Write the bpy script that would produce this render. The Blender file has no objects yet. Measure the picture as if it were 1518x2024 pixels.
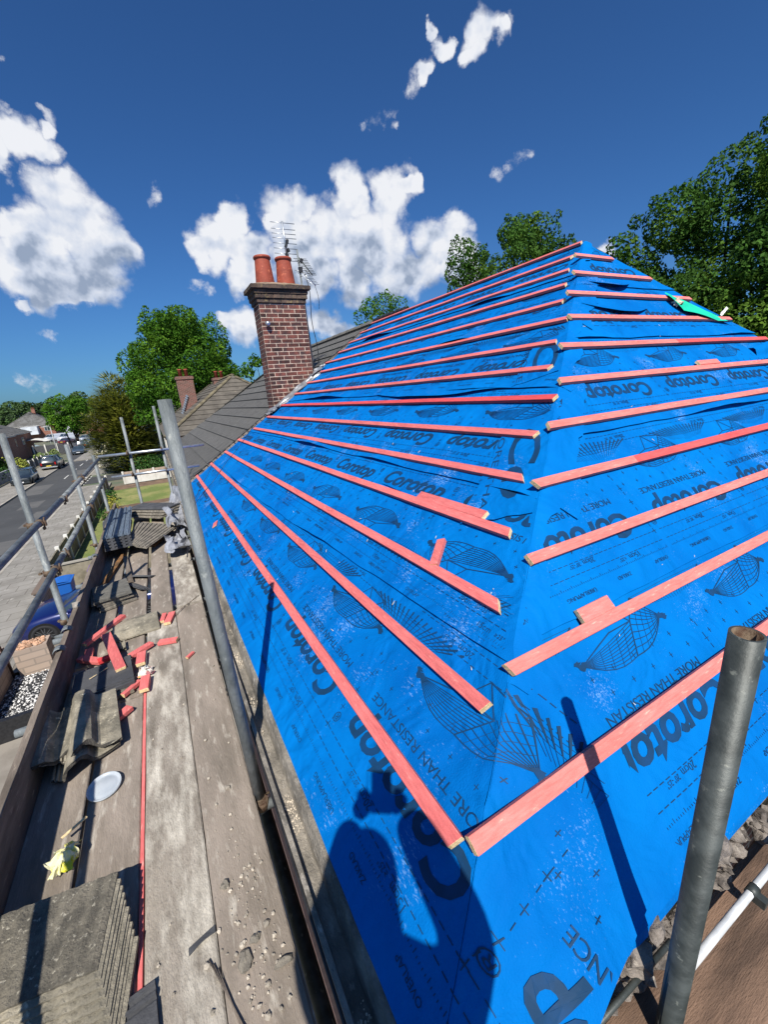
import bpy, bmesh, math, random
from math import sin, cos, tan, pi, radians, sqrt, atan2, hypot
from mathutils import Vector, Matrix, noise
S = bpy.context.scene
COL = S.collection
# ------------------------------------------------------------------ camera
cam = bpy.data.cameras.new('camera'); camo = bpy.data.objects.new('camera', cam); COL.objects.link(camo)
a_, b_, c_ = -0.486049, 1.280105, -0.082828
camo.matrix_world = (Matrix.Rotation(a_, 3, 'Z') @ Matrix.Rotation(b_, 3, 'X') @ Matrix.Rotation(c_, 3, 'Z')).to_4x4()
cam.sensor_fit = 'VERTICAL'; cam.sensor_height = 36; cam.lens = 806.2/2024*36
cam.clip_start = 0.01; cam.clip_end = 3000
S.camera = camo
S.render.resolution_x = 769; S.render.resolution_y = 1024
S.view_settings.view_transform = 'Standard'; S.view_settings.look = 'None'
S.view_settings.exposure = 0.5; S.view_settings.gamma = 1
# ------------------------------------------------------------------ sun and sky
SUN = Vector((-.26, -.60, .757)).normalized()
sl = bpy.data.lights.new('sun', 'SUN'); so = bpy.data.objects.new('sun', sl); COL.objects.link(so)
sl.energy = 4.6; sl.angle = radians(.5); sl.color = (1, .95, .87)
so.rotation_euler = SUN.to_track_quat('Z', 'Y').to_euler(); so.location = (-8, -18, 24)
W = bpy.data.worlds.new('World'); S.world = W; W.use_nodes = True
def azel(az, el):
    az = radians(az); el = radians(el); return Vector((sin(az)*cos(el), cos(az)*cos(el), sin(el)))
# cloud lobes as (azimuth, elevation, radius) in degrees
CL = [(-3.7,18.9,3.1),(-6.7,17.0,3.2),(-1.6,17.1,3.5),(-8.4,17.6,1.9),(0.5,16.4,2.5),(-5.8,14.2,3.5),(-8.8,14.8,2.8),(-2.9,14.0,3.2),(-5.9,12.2,2.2),(1.8,16.0,1.4),(-3.0,20.7,1.2),(-8.2,11.4,0.8),(-3.9,11.6,1.1),(-5.6,23.4,1.8),(-3.3,24.6,0.9),(-7.4,22.4,1.4),(-4.3,23.2,1.4),(12.9,18.7,1.7),(11.4,16.8,2.8),(9.3,16.3,1.3),(14.5,15.3,3.2),(18.8,19.6,3.0),(21.4,20.9,2.2),(20.1,16.7,3.8),(24.5,17.5,4.3),(27.1,20.9,2.3),(31.6,20.6,2.4),(29.4,16.7,4.9),(33.5,21.3,1.0),(31.6,13.5,3.4),(25.9,12.8,2.6),(36.1,15.6,2.7),(38.6,16.8,2.1),(39.1,13.8,2.7),(34.7,12.9,2.8),(40.3,11.5,1.7),(21.5,13.6,2.8),(12.4,13.3,1.6),(17.0,19.2,1.4),(12.1,8.5,2.2),(22.2,8.6,1.8),(24.0,7.6,1.5),(10.5,9.1,1.0),(38.4,31.8,1.0),(41.8,32.2,1.5),(43.4,31.5,1.0),(41.0,30.8,1.0),(36.7,30.4,1.0),(37.1,32.6,0.5),(55.5,12.3,1.0)]
WI = [(-4.9,29.3,0.4),(-6.5,25.1,0.7),(5.0,21.4,0.8),(-7.2,8.0,0.7),(20.7,9.5,1.3),(25.3,11.7,0.9),(33.7,11.3,1.6),(7.9,13.3,1.2),(8.9,12.8,0.9),(35.5,29.8,0.9),(31.1,28.0,1.3),(30.2,27.5,1.1),(32.6,28.3,0.8),(28.9,27.1,0.5),(33.3,27.2,0.5),(44.7,21.5,1.0),(47.1,22.2,0.9),(46.1,21.7,0.6),(-2.8,25.5,0.8),(-5.5,20.9,0.7),(-8.2,11.4,1.1),(-3.8,11.4,1.4),(25.1,34.8,0.5),(44.4,31.8,0.7),(-10.2,3.5,1.5),(-10.9,3.2,0.75),(-9.4,2.9,1.0499999999999998)]
GR = [(-2.9,14.0,3.4),(-6.1,13.1,2.6),(-7.1,15.3,1.8),(0.0,14.6,2.1),(-3.3,15.7,1.7),(23.2,12.2,4.1),(30.9,12.5,4.0),(26.7,14.9,2.8),(20.3,13.9,2.2),(10.5,12.3,1.6),(39.1,11.7,2.3),(12.0,7.6,1.4),(35.3,11.5,2.9)]
CLOUD_R = 5.7
def build_world():
    nt = W.node_tree; N = nt.nodes; L = nt.links
    for n in list(N): N.remove(n)
    out = N.new('ShaderNodeOutputWorld'); bg = N.new('ShaderNodeBackground'); L.new(bg.outputs[0], out.inputs[0])
    bg.inputs[1].default_value = .115
    sky = N.new('ShaderNodeTexSky'); sky.sky_type = 'NISHITA'; sky.sun_disc = False
    sky.sun_elevation = math.asin(SUN.z); sky.sun_rotation = atan2(SUN.x, SUN.y)
    sky.air_density = 1.0; sky.dust_density = .9; sky.ozone_density = 3.2; sky.altitude = 0
    hsv = N.new('ShaderNodeHueSaturation'); hsv.inputs['Saturation'].default_value = 1.0; hsv.inputs['Value'].default_value = 1.0
    tint = N.new('ShaderNodeMix'); tint.data_type = 'RGBA'; tint.blend_type = 'MULTIPLY'; tint.inputs[0].default_value = 1; tint.inputs[7].default_value = (.190, .375, .600, 1)
    L.new(sky.outputs[0], tint.inputs[6]); L.new(tint.outputs[2], hsv.inputs['Color'])
    tc = N.new('ShaderNodeTexCoord'); d0 = tc.outputs['Generated']
    def vm(op, a, b=None, s=None):
        n = N.new('ShaderNodeVectorMath'); n.operation = op
        for i, v in enumerate((a, b)):
            if v is None: continue
            if hasattr(v, 'links'): L.new(v, n.inputs[i])
            else: n.inputs[i].default_value = v
        if s is not None: n.inputs['Scale'].default_value = s
        return n.outputs['Value' if op in ('DOT_PRODUCT', 'LENGTH') else 0]
    def mt(op, a, b=None, c=None, clamp=False):
        n = N.new('ShaderNodeMath'); n.operation = op; n.use_clamp = clamp
        for i, v in enumerate((a, b, c)):
            if v is None: continue
            if hasattr(v, 'links'): L.new(v, n.inputs[i])
            else: n.inputs[i].default_value = v
        return n.outputs[0]
    def nz(v, sc, det=6, rough=.6, col=False):
        n = N.new('ShaderNodeTexNoise'); n.inputs['Scale'].default_value = sc; n.inputs['Detail'].default_value = det
        n.inputs['Roughness'].default_value = rough; L.new(v, n.inputs['Vector']); return n.outputs[1 if col else 0]
    d = vm('NORMALIZE', d0)
    w = vm('SCALE', vm('SUBTRACT', nz(d, 9, 3, .55, True), (.5, .5, .5)), s=.11)
    w = vm('ADD', w, vm('SCALE', vm('SUBTRACT', nz(d, 34, 5, .6, True), (.5, .5, .5)), s=.03))
    dw = vm('NORMALIZE', vm('ADD', d, w))
    def field(lst):
        acc = None
        for az, el, r in lst:
            c = azel(az, el); k = 1/(1-cos(radians(r)))
            v = mt('MULTIPLY_ADD', vm('DOT_PRODUCT', dw, tuple(c)), k, 1-k)      # 1 centre, 0 at r
            acc = v if acc is None else mt('MAXIMUM', acc, v)
        return acc
    f = mt('ADD', mt('MULTIPLY', mt('MAXIMUM', field(CL), -1.5), 1.5), .05)
    n1 = nz(d, 20, 9, .56)
    dens = mt('ADD', f, mt('MULTIPLY', mt('SUBTRACT', n1, .5), 4.0))
    dens = mt('MAXIMUM', dens, mt('MULTIPLY_ADD', f, 2.0, -.75))
    al = N.new('ShaderNodeMapRange'); al.interpolation_type = 'SMOOTHSTEP'; L.new(dens, al.inputs[0])
    al.inputs[1].default_value = -.35; al.inputs[2].default_value = 1.35
    fw = mt('MAXIMUM', field(WI), -1.5)
    dw2 = mt('ADD', fw, mt('MULTIPLY', mt('SUBTRACT', nz(d, 30, 8, .7), .5), 4.5))
    aw = N.new('ShaderNodeMapRange'); aw.interpolation_type = 'SMOOTHSTEP'; L.new(dw2, aw.inputs[0])
    aw.inputs[1].default_value = .1; aw.inputs[2].default_value = 1.9; aw.inputs[4].default_value = .85
    alpha = mt('MAXIMUM', al.outputs[0], aw.outputs[0])
    # billows: density difference towards the light makes lit tops and grey hollows
    up = vm('ADD', d, tuple(Vector((-.012, -.004, .016))))
    dif = mt('SUBTRACT', nz(d, 15, 4, .5), nz(up, 15, 4, .5))
    n3 = nz(d, 7, 4, .5)
    g = mt('MAXIMUM', field([(a, e-.3, r*1.45) for a, e, r in GR]), 0)
    sh = mt('MULTIPLY_ADD', dif, 2.6, .80)
    sh = mt('ADD', sh, mt('MULTIPLY', mt('SUBTRACT', n3, .5), .6))
    sh = mt('SUBTRACT', sh, mt('MULTIPLY', mt('MINIMUM', mt('MULTIPLY', g, 1.25), 1), .52), clamp=True)
    cr = N.new('ShaderNodeValToRGB'); L.new(sh, cr.inputs[0])
    e = cr.color_ramp.elements; e[0].position = .1; e[0].color = (.33, .41, .56, 1); e[1].position = .85; e[1].color = (.93, .95, 1, 1)
    m = e.new(.45) if hasattr(e, 'new') else None
    if m: m.color = (.66, .73, .87, 1)
    mx = N.new('ShaderNodeMix'); mx.data_type = 'RGBA'; L.new(alpha, mx.inputs[0]); L.new(hsv.outputs[0], mx.inputs[6]); L.new(vm('SCALE', cr.outputs[0], s=CLOUD_R), mx.inputs[7])
    L.new(mx.outputs[2], bg.inputs[0])
build_world()
# ------------------------------------------------------------------ helpers
def srgb(h):
    if isinstance(h, str):
        v = [int(h[i:i+2], 16)/255 for i in (0, 2, 4)]
    else: v = [x/255 for x in h]
    return tuple((x/12.92 if x <= .04045 else ((x+.055)/1.055)**2.4) for x in v)
def col4(c): return (c[0], c[1], c[2], 1)
def mat(name, c1, c2=None, scale=6., rough=.8, bump=0., bscale=None, metal=0., stretch=(1, 1, 1), lo=.4, hi=.62, c3=None, s3=40., lo3=.6, hi3=.68,
        island=0., det=6., spec=.5, bdist=.01, wave=None, transm=0.):
    m = bpy.data.materials.new(name); m.use_nodes = True; nt = m.node_tree; N = nt.nodes; L = nt.links
    b = N['Principled BSDF']; b.inputs['Roughness'].default_value = rough; b.inputs['Metallic'].default_value = metal
    b.inputs['Specular IOR Level'].default_value = spec
    b.inputs['Base Color'].default_value = col4(c1)
    if transm: b.inputs['Transmission Weight'].default_value = transm
    tc = N.new('ShaderNodeTexCoord'); mp = N.new('ShaderNodeMapping'); L.new(tc.outputs['Object'], mp.inputs[0]); mp.inputs['Scale'].default_value = stretch
    def noi(sc, dt=det):
        n = N.new('ShaderNodeTexNoise'); n.inputs['Scale'].default_value = sc; n.inputs['Detail'].default_value = dt; n.inputs['Roughness'].default_value = .62
        L.new(mp.outputs[0], n.inputs['Vector']); return n.outputs[0]
    def ramp(v, a, z):
        r = N.new('ShaderNodeMapRange'); L.new(v, r.inputs[0]); r.inputs[1].default_value = a; r.inputs[2].default_value = z; return r.outputs[0]
    def mix(f, A, B, blend='MIX'):
        x = N.new('ShaderNodeMix'); x.data_type = 'RGBA'; x.blend_type = blend
        for i, v in ((0, f), (6, A), (7, B)):
            if hasattr(v, 'links'): L.new(v, x.inputs[i])
            else: x.inputs[i].default_value = v if i == 0 else col4(v)
        return x.outputs[2]
    c = None
    if c2 is not None: c = mix(ramp(noi(scale), lo, hi), c1, c2)
    if c3 is not None: c = mix(ramp(noi(s3), lo3, hi3), c if c is not None else c1, c3)
    if island:
        g = N.new('ShaderNodeNewGeometry'); r = N.new('ShaderNodeMapRange'); L.new(g.outputs['Random Per Island'], r.inputs[0])
        r.inputs[3].default_value = 1-island; r.inputs[4].default_value = 1+island
        h = N.new('ShaderNodeHueSaturation'); L.new(r.outputs[0], h.inputs['Value'])
        if c is not None: L.new(c, h.inputs['Color'])
        else: h.inputs['Color'].default_value = col4(c1)
        c = h.outputs[0]
    if c is not None: L.new(c, b.inputs['Base Color'])
    if bump or wave:
        bp = N.new('ShaderNodeBump'); bp.inputs['Strength'].default_value = 1; bp.inputs['Distance'].default_value = bdist*bump if bump else .01
        if wave:
            wv = N.new('ShaderNodeTexWave'); wv.bands_direction = wave[0]; wv.inputs['Scale'].default_value = wave[1]; wv.inputs['Distortion'].default_value = wave[2]
            L.new(mp.outputs[0], wv.inputs['Vector']); bp.inputs['Distance'].default_value = wave[3]; L.new(wv.outputs['Fac'], bp.inputs['Height'])
        else: L.new(noi(bscale or scale*6, 8), bp.inputs['Height'])
        L.new(bp.outputs[0], b.inputs['Normal'])
    m['nt'] = 1
    return m
class MB:
    def __init__(s): s.v = []; s.f = []; s.m = []; s.sm = []
    def add(s, vs, fs, mi=0, smooth=False):
        o = len(s.v); s.v += [Vector(v) for v in vs]; s.f += [tuple(i+o for i in f) for f in fs]; s.m += [mi]*len(fs); s.sm += [smooth]*len(fs); return s
    def box(s, c, d, rot=None, mi=0, mi_end=None, ax=0, jit=0):
        c = Vector(c); vs = []
        for i in (-1, 1):
            for j in (-1, 1):
                for k in (-1, 1):
                    v = Vector((i*d[0]/2, j*d[1]/2, k*d[2]/2))
                    if jit: v += Vector([random.uniform(-jit, jit) for _ in range(3)])
                    if rot is not None: v = rot @ v
                    vs.append(c+v)
        fs = [(0, 1, 3, 2), (4, 6, 7, 5), (0, 4, 5, 1), (2, 3, 7, 6), (0, 2, 6, 4), (1, 5, 7, 3)]
        o = len(s.v); s.add(vs, fs, mi)
        if mi_end is not None:
            n = len(s.m)-6; s.m[n+ax*2] = mi_end; s.m[n+ax*2+1] = mi_end
        return s
    def tube(s, p0, p1, r, n=12, r2=None, mi=0, cap=True, hollow=0, mi_in=None):
        p0 = Vector(p0); p1 = Vector(p1); r2 = r if r2 is None else r2
        d = (p1-p0).normalized(); u = d.orthogonal().normalized(); w = d.cross(u); vs = []
        for k in range(n):
            a = 2*pi*k/n; e = u*cos(a)+w*sin(a); vs += [p0+e*r, p1+e*r2]
        fs = [(2*k, 2*((k+1) % n), 2*((k+1) % n)+1, 2*k+1) for k in range(n)]
        s.add(vs, fs, mi, True)
        if hollow:
            vs = []
            for k in range(n):
                a = 2*pi*k/n; e = u*cos(a)+w*sin(a); vs += [p1+e*r2, p1+e*(r2-hollow), p1-d*r*6+e*(r2-hollow)]
            s.add(vs, [(3*k, 3*((k+1) % n), 3*((k+1) % n)+1, 3*k+1) for k in range(n)], mi)
            s.add(vs, [(3*k+1, 3*((k+1) % n)+1, 3*((k+1) % n)+2, 3*k+2) for k in range(n)], mi if mi_in is None else mi_in, True)
            s.add([vs[3*k+2] for k in range(n)], [tuple(range(n))], mi if mi_in is None else mi_in)
            s.add([p0+(u*cos(2*pi*k/n)+w*sin(2*pi*k/n))*r for k in range(n)], [tuple(range(n))[::-1]], mi)
        elif cap:
            s.add([p0+(u*cos(2*pi*k/n)+w*sin(2*pi*k/n))*r for k in range(n)], [tuple(range(n))[::-1]], mi)
            s.add([p1+(u*cos(2*pi*k/n)+w*sin(2*pi*k/n))*r2 for k in range(n)], [tuple(range(n))], mi)
        return s
    def path(s, pts, r, n=6, mi=0):
        for a, b in zip(pts[:-1], pts[1:]): s.tube(a, b, r, n, mi=mi)
        return s
    def lathe(s, prof, c, n=24, mi=0, smooth=True):
        c = Vector(c); vs = []; m = len(prof)
        for k in range(n):
            a = 2*pi*k/n
            for r, z in prof: vs.append(c+Vector((r*cos(a), r*sin(a), z)))
        fs = [(k*m+i, ((k+1) % n)*m+i, ((k+1) % n)*m+i+1, k*m+i+1) for k in range(n) for i in range(m-1)]
        s.add(vs, fs, mi, smooth)
        s.add([vs[k*m] for k in range(n)], [tuple(range(n))[::-1]], mi); s.add([vs[k*m+m-1] for k in range(n)], [tuple(range(n))], mi)
        return s
    def extrude(s, poly, fn, l0, l1, mi=0, mi_end=None, smooth=False):
        n = len(poly); vs = [fn(a, b, l0) for a, b in poly]+[fn(a, b, l1) for a, b in poly]
        s.add(vs, [(i, (i+1) % n, n+(i+1) % n, n+i) for i in range(n)], mi, smooth)
        s.add(vs, [tuple(range(n))[::-1], tuple(range(n, 2*n))], mi if mi_end is None else mi_end)
        return s
    def grid(s, nu, nv, fn, mi=0, smooth=True):
        vs = [fn(i/nu, j/nv) for i in range(nu+1) for j in range(nv+1)]
        s.add(vs, [(i*(nv+1)+j, (i+1)*(nv+1)+j, (i+1)*(nv+1)+j+1, i*(nv+1)+j+1) for i in range(nu) for j in range(nv)], mi, smooth); return s
    def build(s, name, mats, parent=None, origin=None, bevel=0, solid=0):
        if not isinstance(mats, (list, tuple)): mats = [mats]
        me = bpy.data.meshes.new(name)
        if parent is not None: org = wpos(parent)
        elif origin is not None: org = Vector(origin)
        else:
            xs = [v.x for v in s.v]; ys = [v.y for v in s.v]; org = Vector(((min(xs)+max(xs))/2, (min(ys)+max(ys))/2, min(v.z for v in s.v)))
        me.from_pydata([tuple(v-org) for v in s.v], [], s.f)
        for m in mats: me.materials.append(m)
        for p_, mi, sm in zip(me.polygons, s.m, s.sm): p_.material_index = mi; p_.use_smooth = sm
        bm = bmesh.new(); bm.from_mesh(me); bmesh.ops.remove_doubles(bm, verts=bm.verts, dist=1e-5)
        bmesh.ops.recalc_face_normals(bm, faces=bm.faces); bm.to_mesh(me); bm.free()
        me.update()
        o = bpy.data.objects.new(name, me); COL.objects.link(o)
        if parent is not None: o.parent = parent
        else: o.location = org
        if solid:
            md = o.modifiers.new('thickness', 'SOLIDIFY'); md.thickness = solid; md.offset = 0
        if bevel:
            md = o.modifiers.new('bevel', 'BEVEL'); md.width = bevel; md.segments = 2; md.limit_method = 'ANGLE'
        return o
def wpos(o):
    v = Vector(o.location); q_ = o.parent
    while q_ is not None: v = v+Vector(q_.location); q_ = q_.parent
    return v
def tag(o, label, cat=None, group=None, kind=None):
    if label: o['label'] = label
    if cat: o['category'] = cat
    if group: o['group'] = group
    if kind: o['kind'] = kind
    return o
def struct(o): o['kind'] = 'structure'; return o
def thing(name, loc, label, cat, group=None, rz=0):
    o = bpy.data.objects.new(name, None); COL.objects.link(o); o.location = loc; o.rotation_euler = (0, 0, rz); o.empty_display_size = .2
    return tag(o, label, cat, group)
def copy_tree(o, parent=None):
    c = o.copy(); COL.objects.link(c); c.parent = parent
    for ch in list(o.children): copy_tree(ch, c)
    return c
def RZ(a): return Matrix.Rotation(a, 3, 'Z')
def RX(a): return Matrix.Rotation(a, 3, 'X')
def RY(a): return Matrix.Rotation(a, 3, 'Y')
def nzv(x, y=0, z=0): return noise.noise(Vector((x, y, z)))
random.seed(7)
GZ = -6.6
DZ = -1.75
# ------------------------------------------------------------------ roof geometry
P_ = radians(33.37); Q_ = radians(43.9); cP, sP, cQ, sQ = cos(P_), sin(P_), cos(Q_), sin(Q_)
X0, Z0, Y0, Z1 = .5071, -1.3104, .6561, -1.2690
NM = Vector((-sP, 0, cP)); NH = Vector((0, -sQ, cQ))
G = .345; VY = 8.45; RX_ = 4.62; RZ_ = Z0+(RX_-X0)*tan(P_)
YH = lambda s: .613+.5717*s
XH = lambda t: .570+1.0527*t
FOLDS = [(.72, .02, .66, .34, .010, .018), (.86, -.06, .80, .22, .006, .02), (1.12, .30, 1.02, .05, .007, .018), (1.5, .36, 1.30, .62, .007, .02), (.98, .28, 1.3, .62, .006, .016), (1.9, -.28, 1.5, .0, .005, .03), (2.6, .1, 2.0, -.2, .005, .03), (1.34, .62, 1.2, .8, .006, .015)]
def wr(a, b):
    r = .0050*nzv(a*2.3, b*5.1, 1.7)+.0034*nzv(a*7, b*9, 5.3)
    if a < 3.2:
        for y0, s0, y1, s1, h, w in FOLDS:
            dx, dy = y1-y0, s1-s0; L2 = dx*dx+dy*dy; t = max(0, min(1, ((a-y0)*dx+(b-s0)*dy)/L2)); q = ((a-y0-dx*t)**2+(b-s0-dy*t)**2)/(w*w)
            if q < 6: r += h*math.exp(-q)*sin(pi*min(1, max(.08, t)))
    return r
def mainP(y, s, off=0): return Vector((X0+s*cP, y, Z0+s*sP))+NM*(off+wr(y, s))
def hipP(x, t, off=0): return Vector((x, Y0+t*cQ, Z1+t*sQ))+NH*(off+wr(x+9, t))
def wrapP(y, s, off=0):
    yh = YH(s)
    if y >= yh: return mainP(y, s, off)
    d = yh-y; th = (X0+s*cP-.570)/1.0527
    h = hipP(X0+s*cP+(.27+.7*s)*d, th-1.0*d, off+.03*min(d*3, 1)*max(0, .5-s)); 
    m = mainP(yh, s, off); 
    h = h+NH*(.017*nzv(h.x*5+3, h.y*5, 2)+.011*nzv(h.x*3+h.y*11, h.y*3-h.x*9, 5))*min(1, d*6)
    k = min(1, d/.12); k = k*k*(3-2*k); return m.lerp(h, k) if k < 1 else h
# ------------------------------------------------------------------ materials
concrete = mat('concrete_grey', srgb('8f8a80'), srgb('6b675f'), 5, .9, 1, 60, c3=srgb('4e4a42'), s3=18)
boardm = mat('weathered_scaffold_board', srgb('988c80'), srgb('736a5f'), 3, .9, .5, 50, stretch=(3, .7, 3), lo=.35, hi=.68, c3=srgb('b5ada0'), s3=9, lo3=.56, hi3=.72)
cement_board = mat('cement_stained_board', srgb('9c9387'), srgb('756d62'), 4, .92, .7, 70, stretch=(2.5, .8, 2), lo=.38, hi=.64, c3=srgb('cdc6b8'), s3=6, lo3=.45, hi3=.72, det=12)
brownboard = mat('brown_board', srgb('7d6350'), srgb('503e31'), 3, .85, .4, 60, stretch=(.7, 4, 3))
toem = mat('toe_board_timber', srgb('83776b'), srgb('5c5349'), 3, .9, .5, 60, stretch=(3, .6, 3), c3=srgb('8f8375'), s3=16)
galv = mat('galvanised_steel_tube', srgb('84898a'), srgb('5c6263'), 9, .6, .5, 70, metal=.25, stretch=(1, 1, .5), lo=.36, hi=.64, c3=srgb('a3a59f'), s3=26, lo3=.6, hi3=.72)
galv_dark = mat('dark_weathered_steel', srgb('464b49'), srgb('2e3331'), 12, .5, .4, 70, metal=.2, bdist=.002, lo=.4, hi=.6, c3=srgb('6a6d66'), s3=40, lo3=.62, hi3=.7)
rusty = mat('rusty_clamp', srgb('7a6a58'), srgb('4a3325'), 30, .75, .5, 90, metal=.4)
whitep = mat('bright_white_pipe', srgb('d8dada'), srgb('b5b8ba'), 8, .35, metal=.1)
bat_red = mat('pink_treated_timber', srgb('e07672'), srgb('cf6462'), 3.2, .75, .5, 90, stretch=(6, 1.2, 6), lo=.38, hi=.66, c3=srgb('e89a8e'), s3=14, lo3=.6, hi3=.72, bdist=.004)
bat_red_x = mat('pink_treated_timber_hip', srgb('e4827a'), srgb('d87068'), 3.2, .75, .5, 90, stretch=(1.2, 6, 6), lo=.38, hi=.66, c3=srgb('eeaa98'), s3=14, lo3=.6, hi3=.72, bdist=.004)
bat_deep = mat('deep_red_timber', srgb('d93d40'), srgb('c4343a'), 6, .75, .4, 80)
bat_end = mat('raw_timber_end', srgb('e6cfa0'), srgb('c9a878'), 60, .85, .4, 120)
def wood_detail(m, ax):
    nt = m.node_tree; N = nt.nodes; L = nt.links; b = N['Principled BSDF']; cur = b.inputs['Base Color'].links[0].from_socket
    tc = N.new('ShaderNodeTexCoord'); mp = N.new('ShaderNodeMapping'); L.new(tc.outputs['Object'], mp.inputs[0]); mp.inputs['Scale'].default_value = ax
    vo = N.new('ShaderNodeTexVoronoi'); vo.inputs['Scale'].default_value = 2.2; L.new(mp.outputs[0], vo.inputs['Vector'])       # knots
    r = N.new('ShaderNodeMapRange'); L.new(vo.outputs['Distance'], r.inputs[0]); r.inputs[1].default_value = .05; r.inputs[2].default_value = .11; r.inputs[3].default_value = .55; r.inputs[4].default_value = 1
    no = N.new('ShaderNodeTexNoise'); no.inputs['Scale'].default_value = 9; no.inputs['Detail'].default_value = 7; mp2 = N.new('ShaderNodeMapping'); L.new(tc.outputs['Object'], mp2.inputs[0]); mp2.inputs['Scale'].default_value = tuple(14-12*(a < .7) for a in ax); L.new(mp2.outputs[0], no.inputs['Vector'])
    r2 = N.new('ShaderNodeMapRange'); L.new(no.outputs[0], r2.inputs[0]); r2.inputs[1].default_value = .3; r2.inputs[2].default_value = .7; r2.inputs[3].default_value = .80; r2.inputs[4].default_value = 1.12
    oi = N.new('ShaderNodeObjectInfo'); r3 = N.new('ShaderNodeMapRange'); L.new(oi.outputs['Random'], r3.inputs[0]); r3.inputs[3].default_value = .88; r3.inputs[4].default_value = 1.06
    m1 = N.new('ShaderNodeMath'); m1.operation = 'MULTIPLY'; L.new(r.outputs[0], m1.inputs[0]); L.new(r2.outputs[0], m1.inputs[1])
    m2 = N.new('ShaderNodeMath'); m2.operation = 'MULTIPLY'; L.new(m1.outputs[0], m2.inputs[0]); L.new(r3.outputs[0], m2.inputs[1])
    h = N.new('ShaderNodeHueSaturation'); L.new(cur, h.inputs['Color']); L.new(m2.outputs[0], h.inputs['Value']); L.new(h.outputs[0], b.inputs['Base Color'])
bat_mid = mat('redder_treated_timber', srgb('d84c4e'), srgb('c8474c'), 3.2, .75, .5, 90, stretch=(6, 1.2, 6), bdist=.004); bat_mid_x = mat('redder_treated_timber_hip', srgb('dc5a58'), srgb('cd5050'), 3.2, .75, .5, 90, stretch=(1.2, 6, 6), bdist=.004)
wood_detail(bat_mid, (3, .6, 3)); wood_detail(bat_mid_x, (.6, 3, 3))
wood_detail(bat_red, (3, .6, 3)); wood_detail(bat_red_x, (.6, 3, 3))
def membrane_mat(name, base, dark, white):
    m = mat(name, srgb(base), srgb(dark), 1.6, .62, 0, lo=.3, hi=.7, spec=.05)  # broad lighter and darker patches painted into the colour to mimic cloth sheen
    nt = m.node_tree; N = nt.nodes; L = nt.links; b = N['Principled BSDF']; tc = N.new('ShaderNodeTexCoord')
    cur = b.inputs['Base Color'].links[0].from_socket
    # chalk scuffs: stretched noise masked by patchy noise
    b.inputs['Roughness'].default_value = .72
    n1 = N.new('ShaderNodeTexNoise'); n1.inputs['Scale'].default_value = 130; n1.inputs['Detail'].default_value = 6; n1.inputs['Roughness'].default_value = .7
    mp = N.new('ShaderNodeMapping'); mp.inputs['Rotation'].default_value = (0, 0, .6); mp.inputs['Scale'].default_value = (1, .35, 1)
    L.new(tc.outputs['Object'], mp.inputs[0]); L.new(mp.outputs[0], n1.inputs['Vector'])
    n2 = N.new('ShaderNodeTexNoise'); n2.inputs['Scale'].default_value = 3.1; n2.inputs['Detail'].default_value = 4; L.new(tc.outputs['Object'], n2.inputs['Vector'])
    a = N.new('ShaderNodeMath'); a.operation = 'MULTIPLY_ADD'; L.new(n2.outputs[0], a.inputs[0]); a.inputs[1].default_value = .9; L.new(n1.outputs[0], a.inputs[2])
    r = N.new('ShaderNodeMapRange'); L.new(a.outputs[0], r.inputs[0]); r.inputs[1].default_value = 1.12; r.inputs[2].default_value = 1.32; r.inputs[4].default_value = .55
    mx = N.new('ShaderNodeMix'); mx.data_type = 'RGBA'; L.new(r.outputs[0], mx.inputs[0]); L.new(cur, mx.inputs[6]); mx.inputs[7].default_value = col4(srgb(white))
    L.new(mx.outputs[2], b.inputs['Base Color'])
    # wrinkles and fleece
    n3 = N.new('ShaderNodeTexNoise'); n3.inputs['Scale'].default_value = 3.4; n3.inputs['Detail'].default_value = 3; n3.inputs['Distortion'].default_value = .6; L.new(tc.outputs['Object'], n3.inputs['Vector'])
    n4 = N.new('ShaderNodeTexNoise'); n4.inputs['Scale'].default_value = 160; n4.inputs['Detail'].default_value = 3; L.new(tc.outputs['Object'], n4.inputs['Vector'])
    s1 = N.new('ShaderNodeMath'); s1.operation = 'MULTIPLY_ADD'; L.new(n4.outputs[0], s1.inputs[0]); s1.inputs[1].default_value = .035; L.new(n3.outputs[0], s1.inputs[2])
    bp = N.new('ShaderNodeBump'); bp.inputs['Distance'].default_value = .055; L.new(s1.outputs[0], bp.inputs['Height']); L.new(bp.outputs[0], b.inputs['Normal'])
    return m
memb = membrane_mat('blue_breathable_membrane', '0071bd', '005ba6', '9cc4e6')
memb_back = mat('dark_membrane_underside', srgb('1c2733'), srgb('2b3640'), 6, .7)
ink = mat('dark_print_ink', srgb('0a3454'), srgb('083c68'), 9, .6, spec=.3)
green = mat('turquoise_membrane', srgb('10c8a0'), srgb('0eb492'), 5, .6)
tile_dark = mat('dark_grey_roof_tile', srgb('6b6966'), srgb('42413d'), 5, .85, .6, 60, stretch=(1, 7, 1), lo=.35, hi=.65, c3=srgb('7d7b76'), s3=9, island=.10)
tile_brown = mat('brown_roof_tile', srgb('645e55'), srgb('49443d'), 1.6, .9, .6, 20, lo=.35, hi=.68, c3=srgb('746c5f'), s3=6)
ridge_m = mat('mossy_ridge_tile', srgb('736a54'), srgb('554d3d'), 3, .9, .6, 20)
brickm = mat('chimney_brick', srgb('6a3b31'), srgb('3f2c2a'), 9, .9, .6, 90, island=.6, c3=srgb('3a2f2e'), s3=4, lo3=.55, hi3=.7)
brick_sooty = mat('sooty_corbel_brick', srgb('5b4a3e'), srgb('3a3330'), 7, .9, 1, 70, island=.35, c3=srgb('7a6a4a'), s3=11, lo3=.56, hi3=.68)
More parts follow.
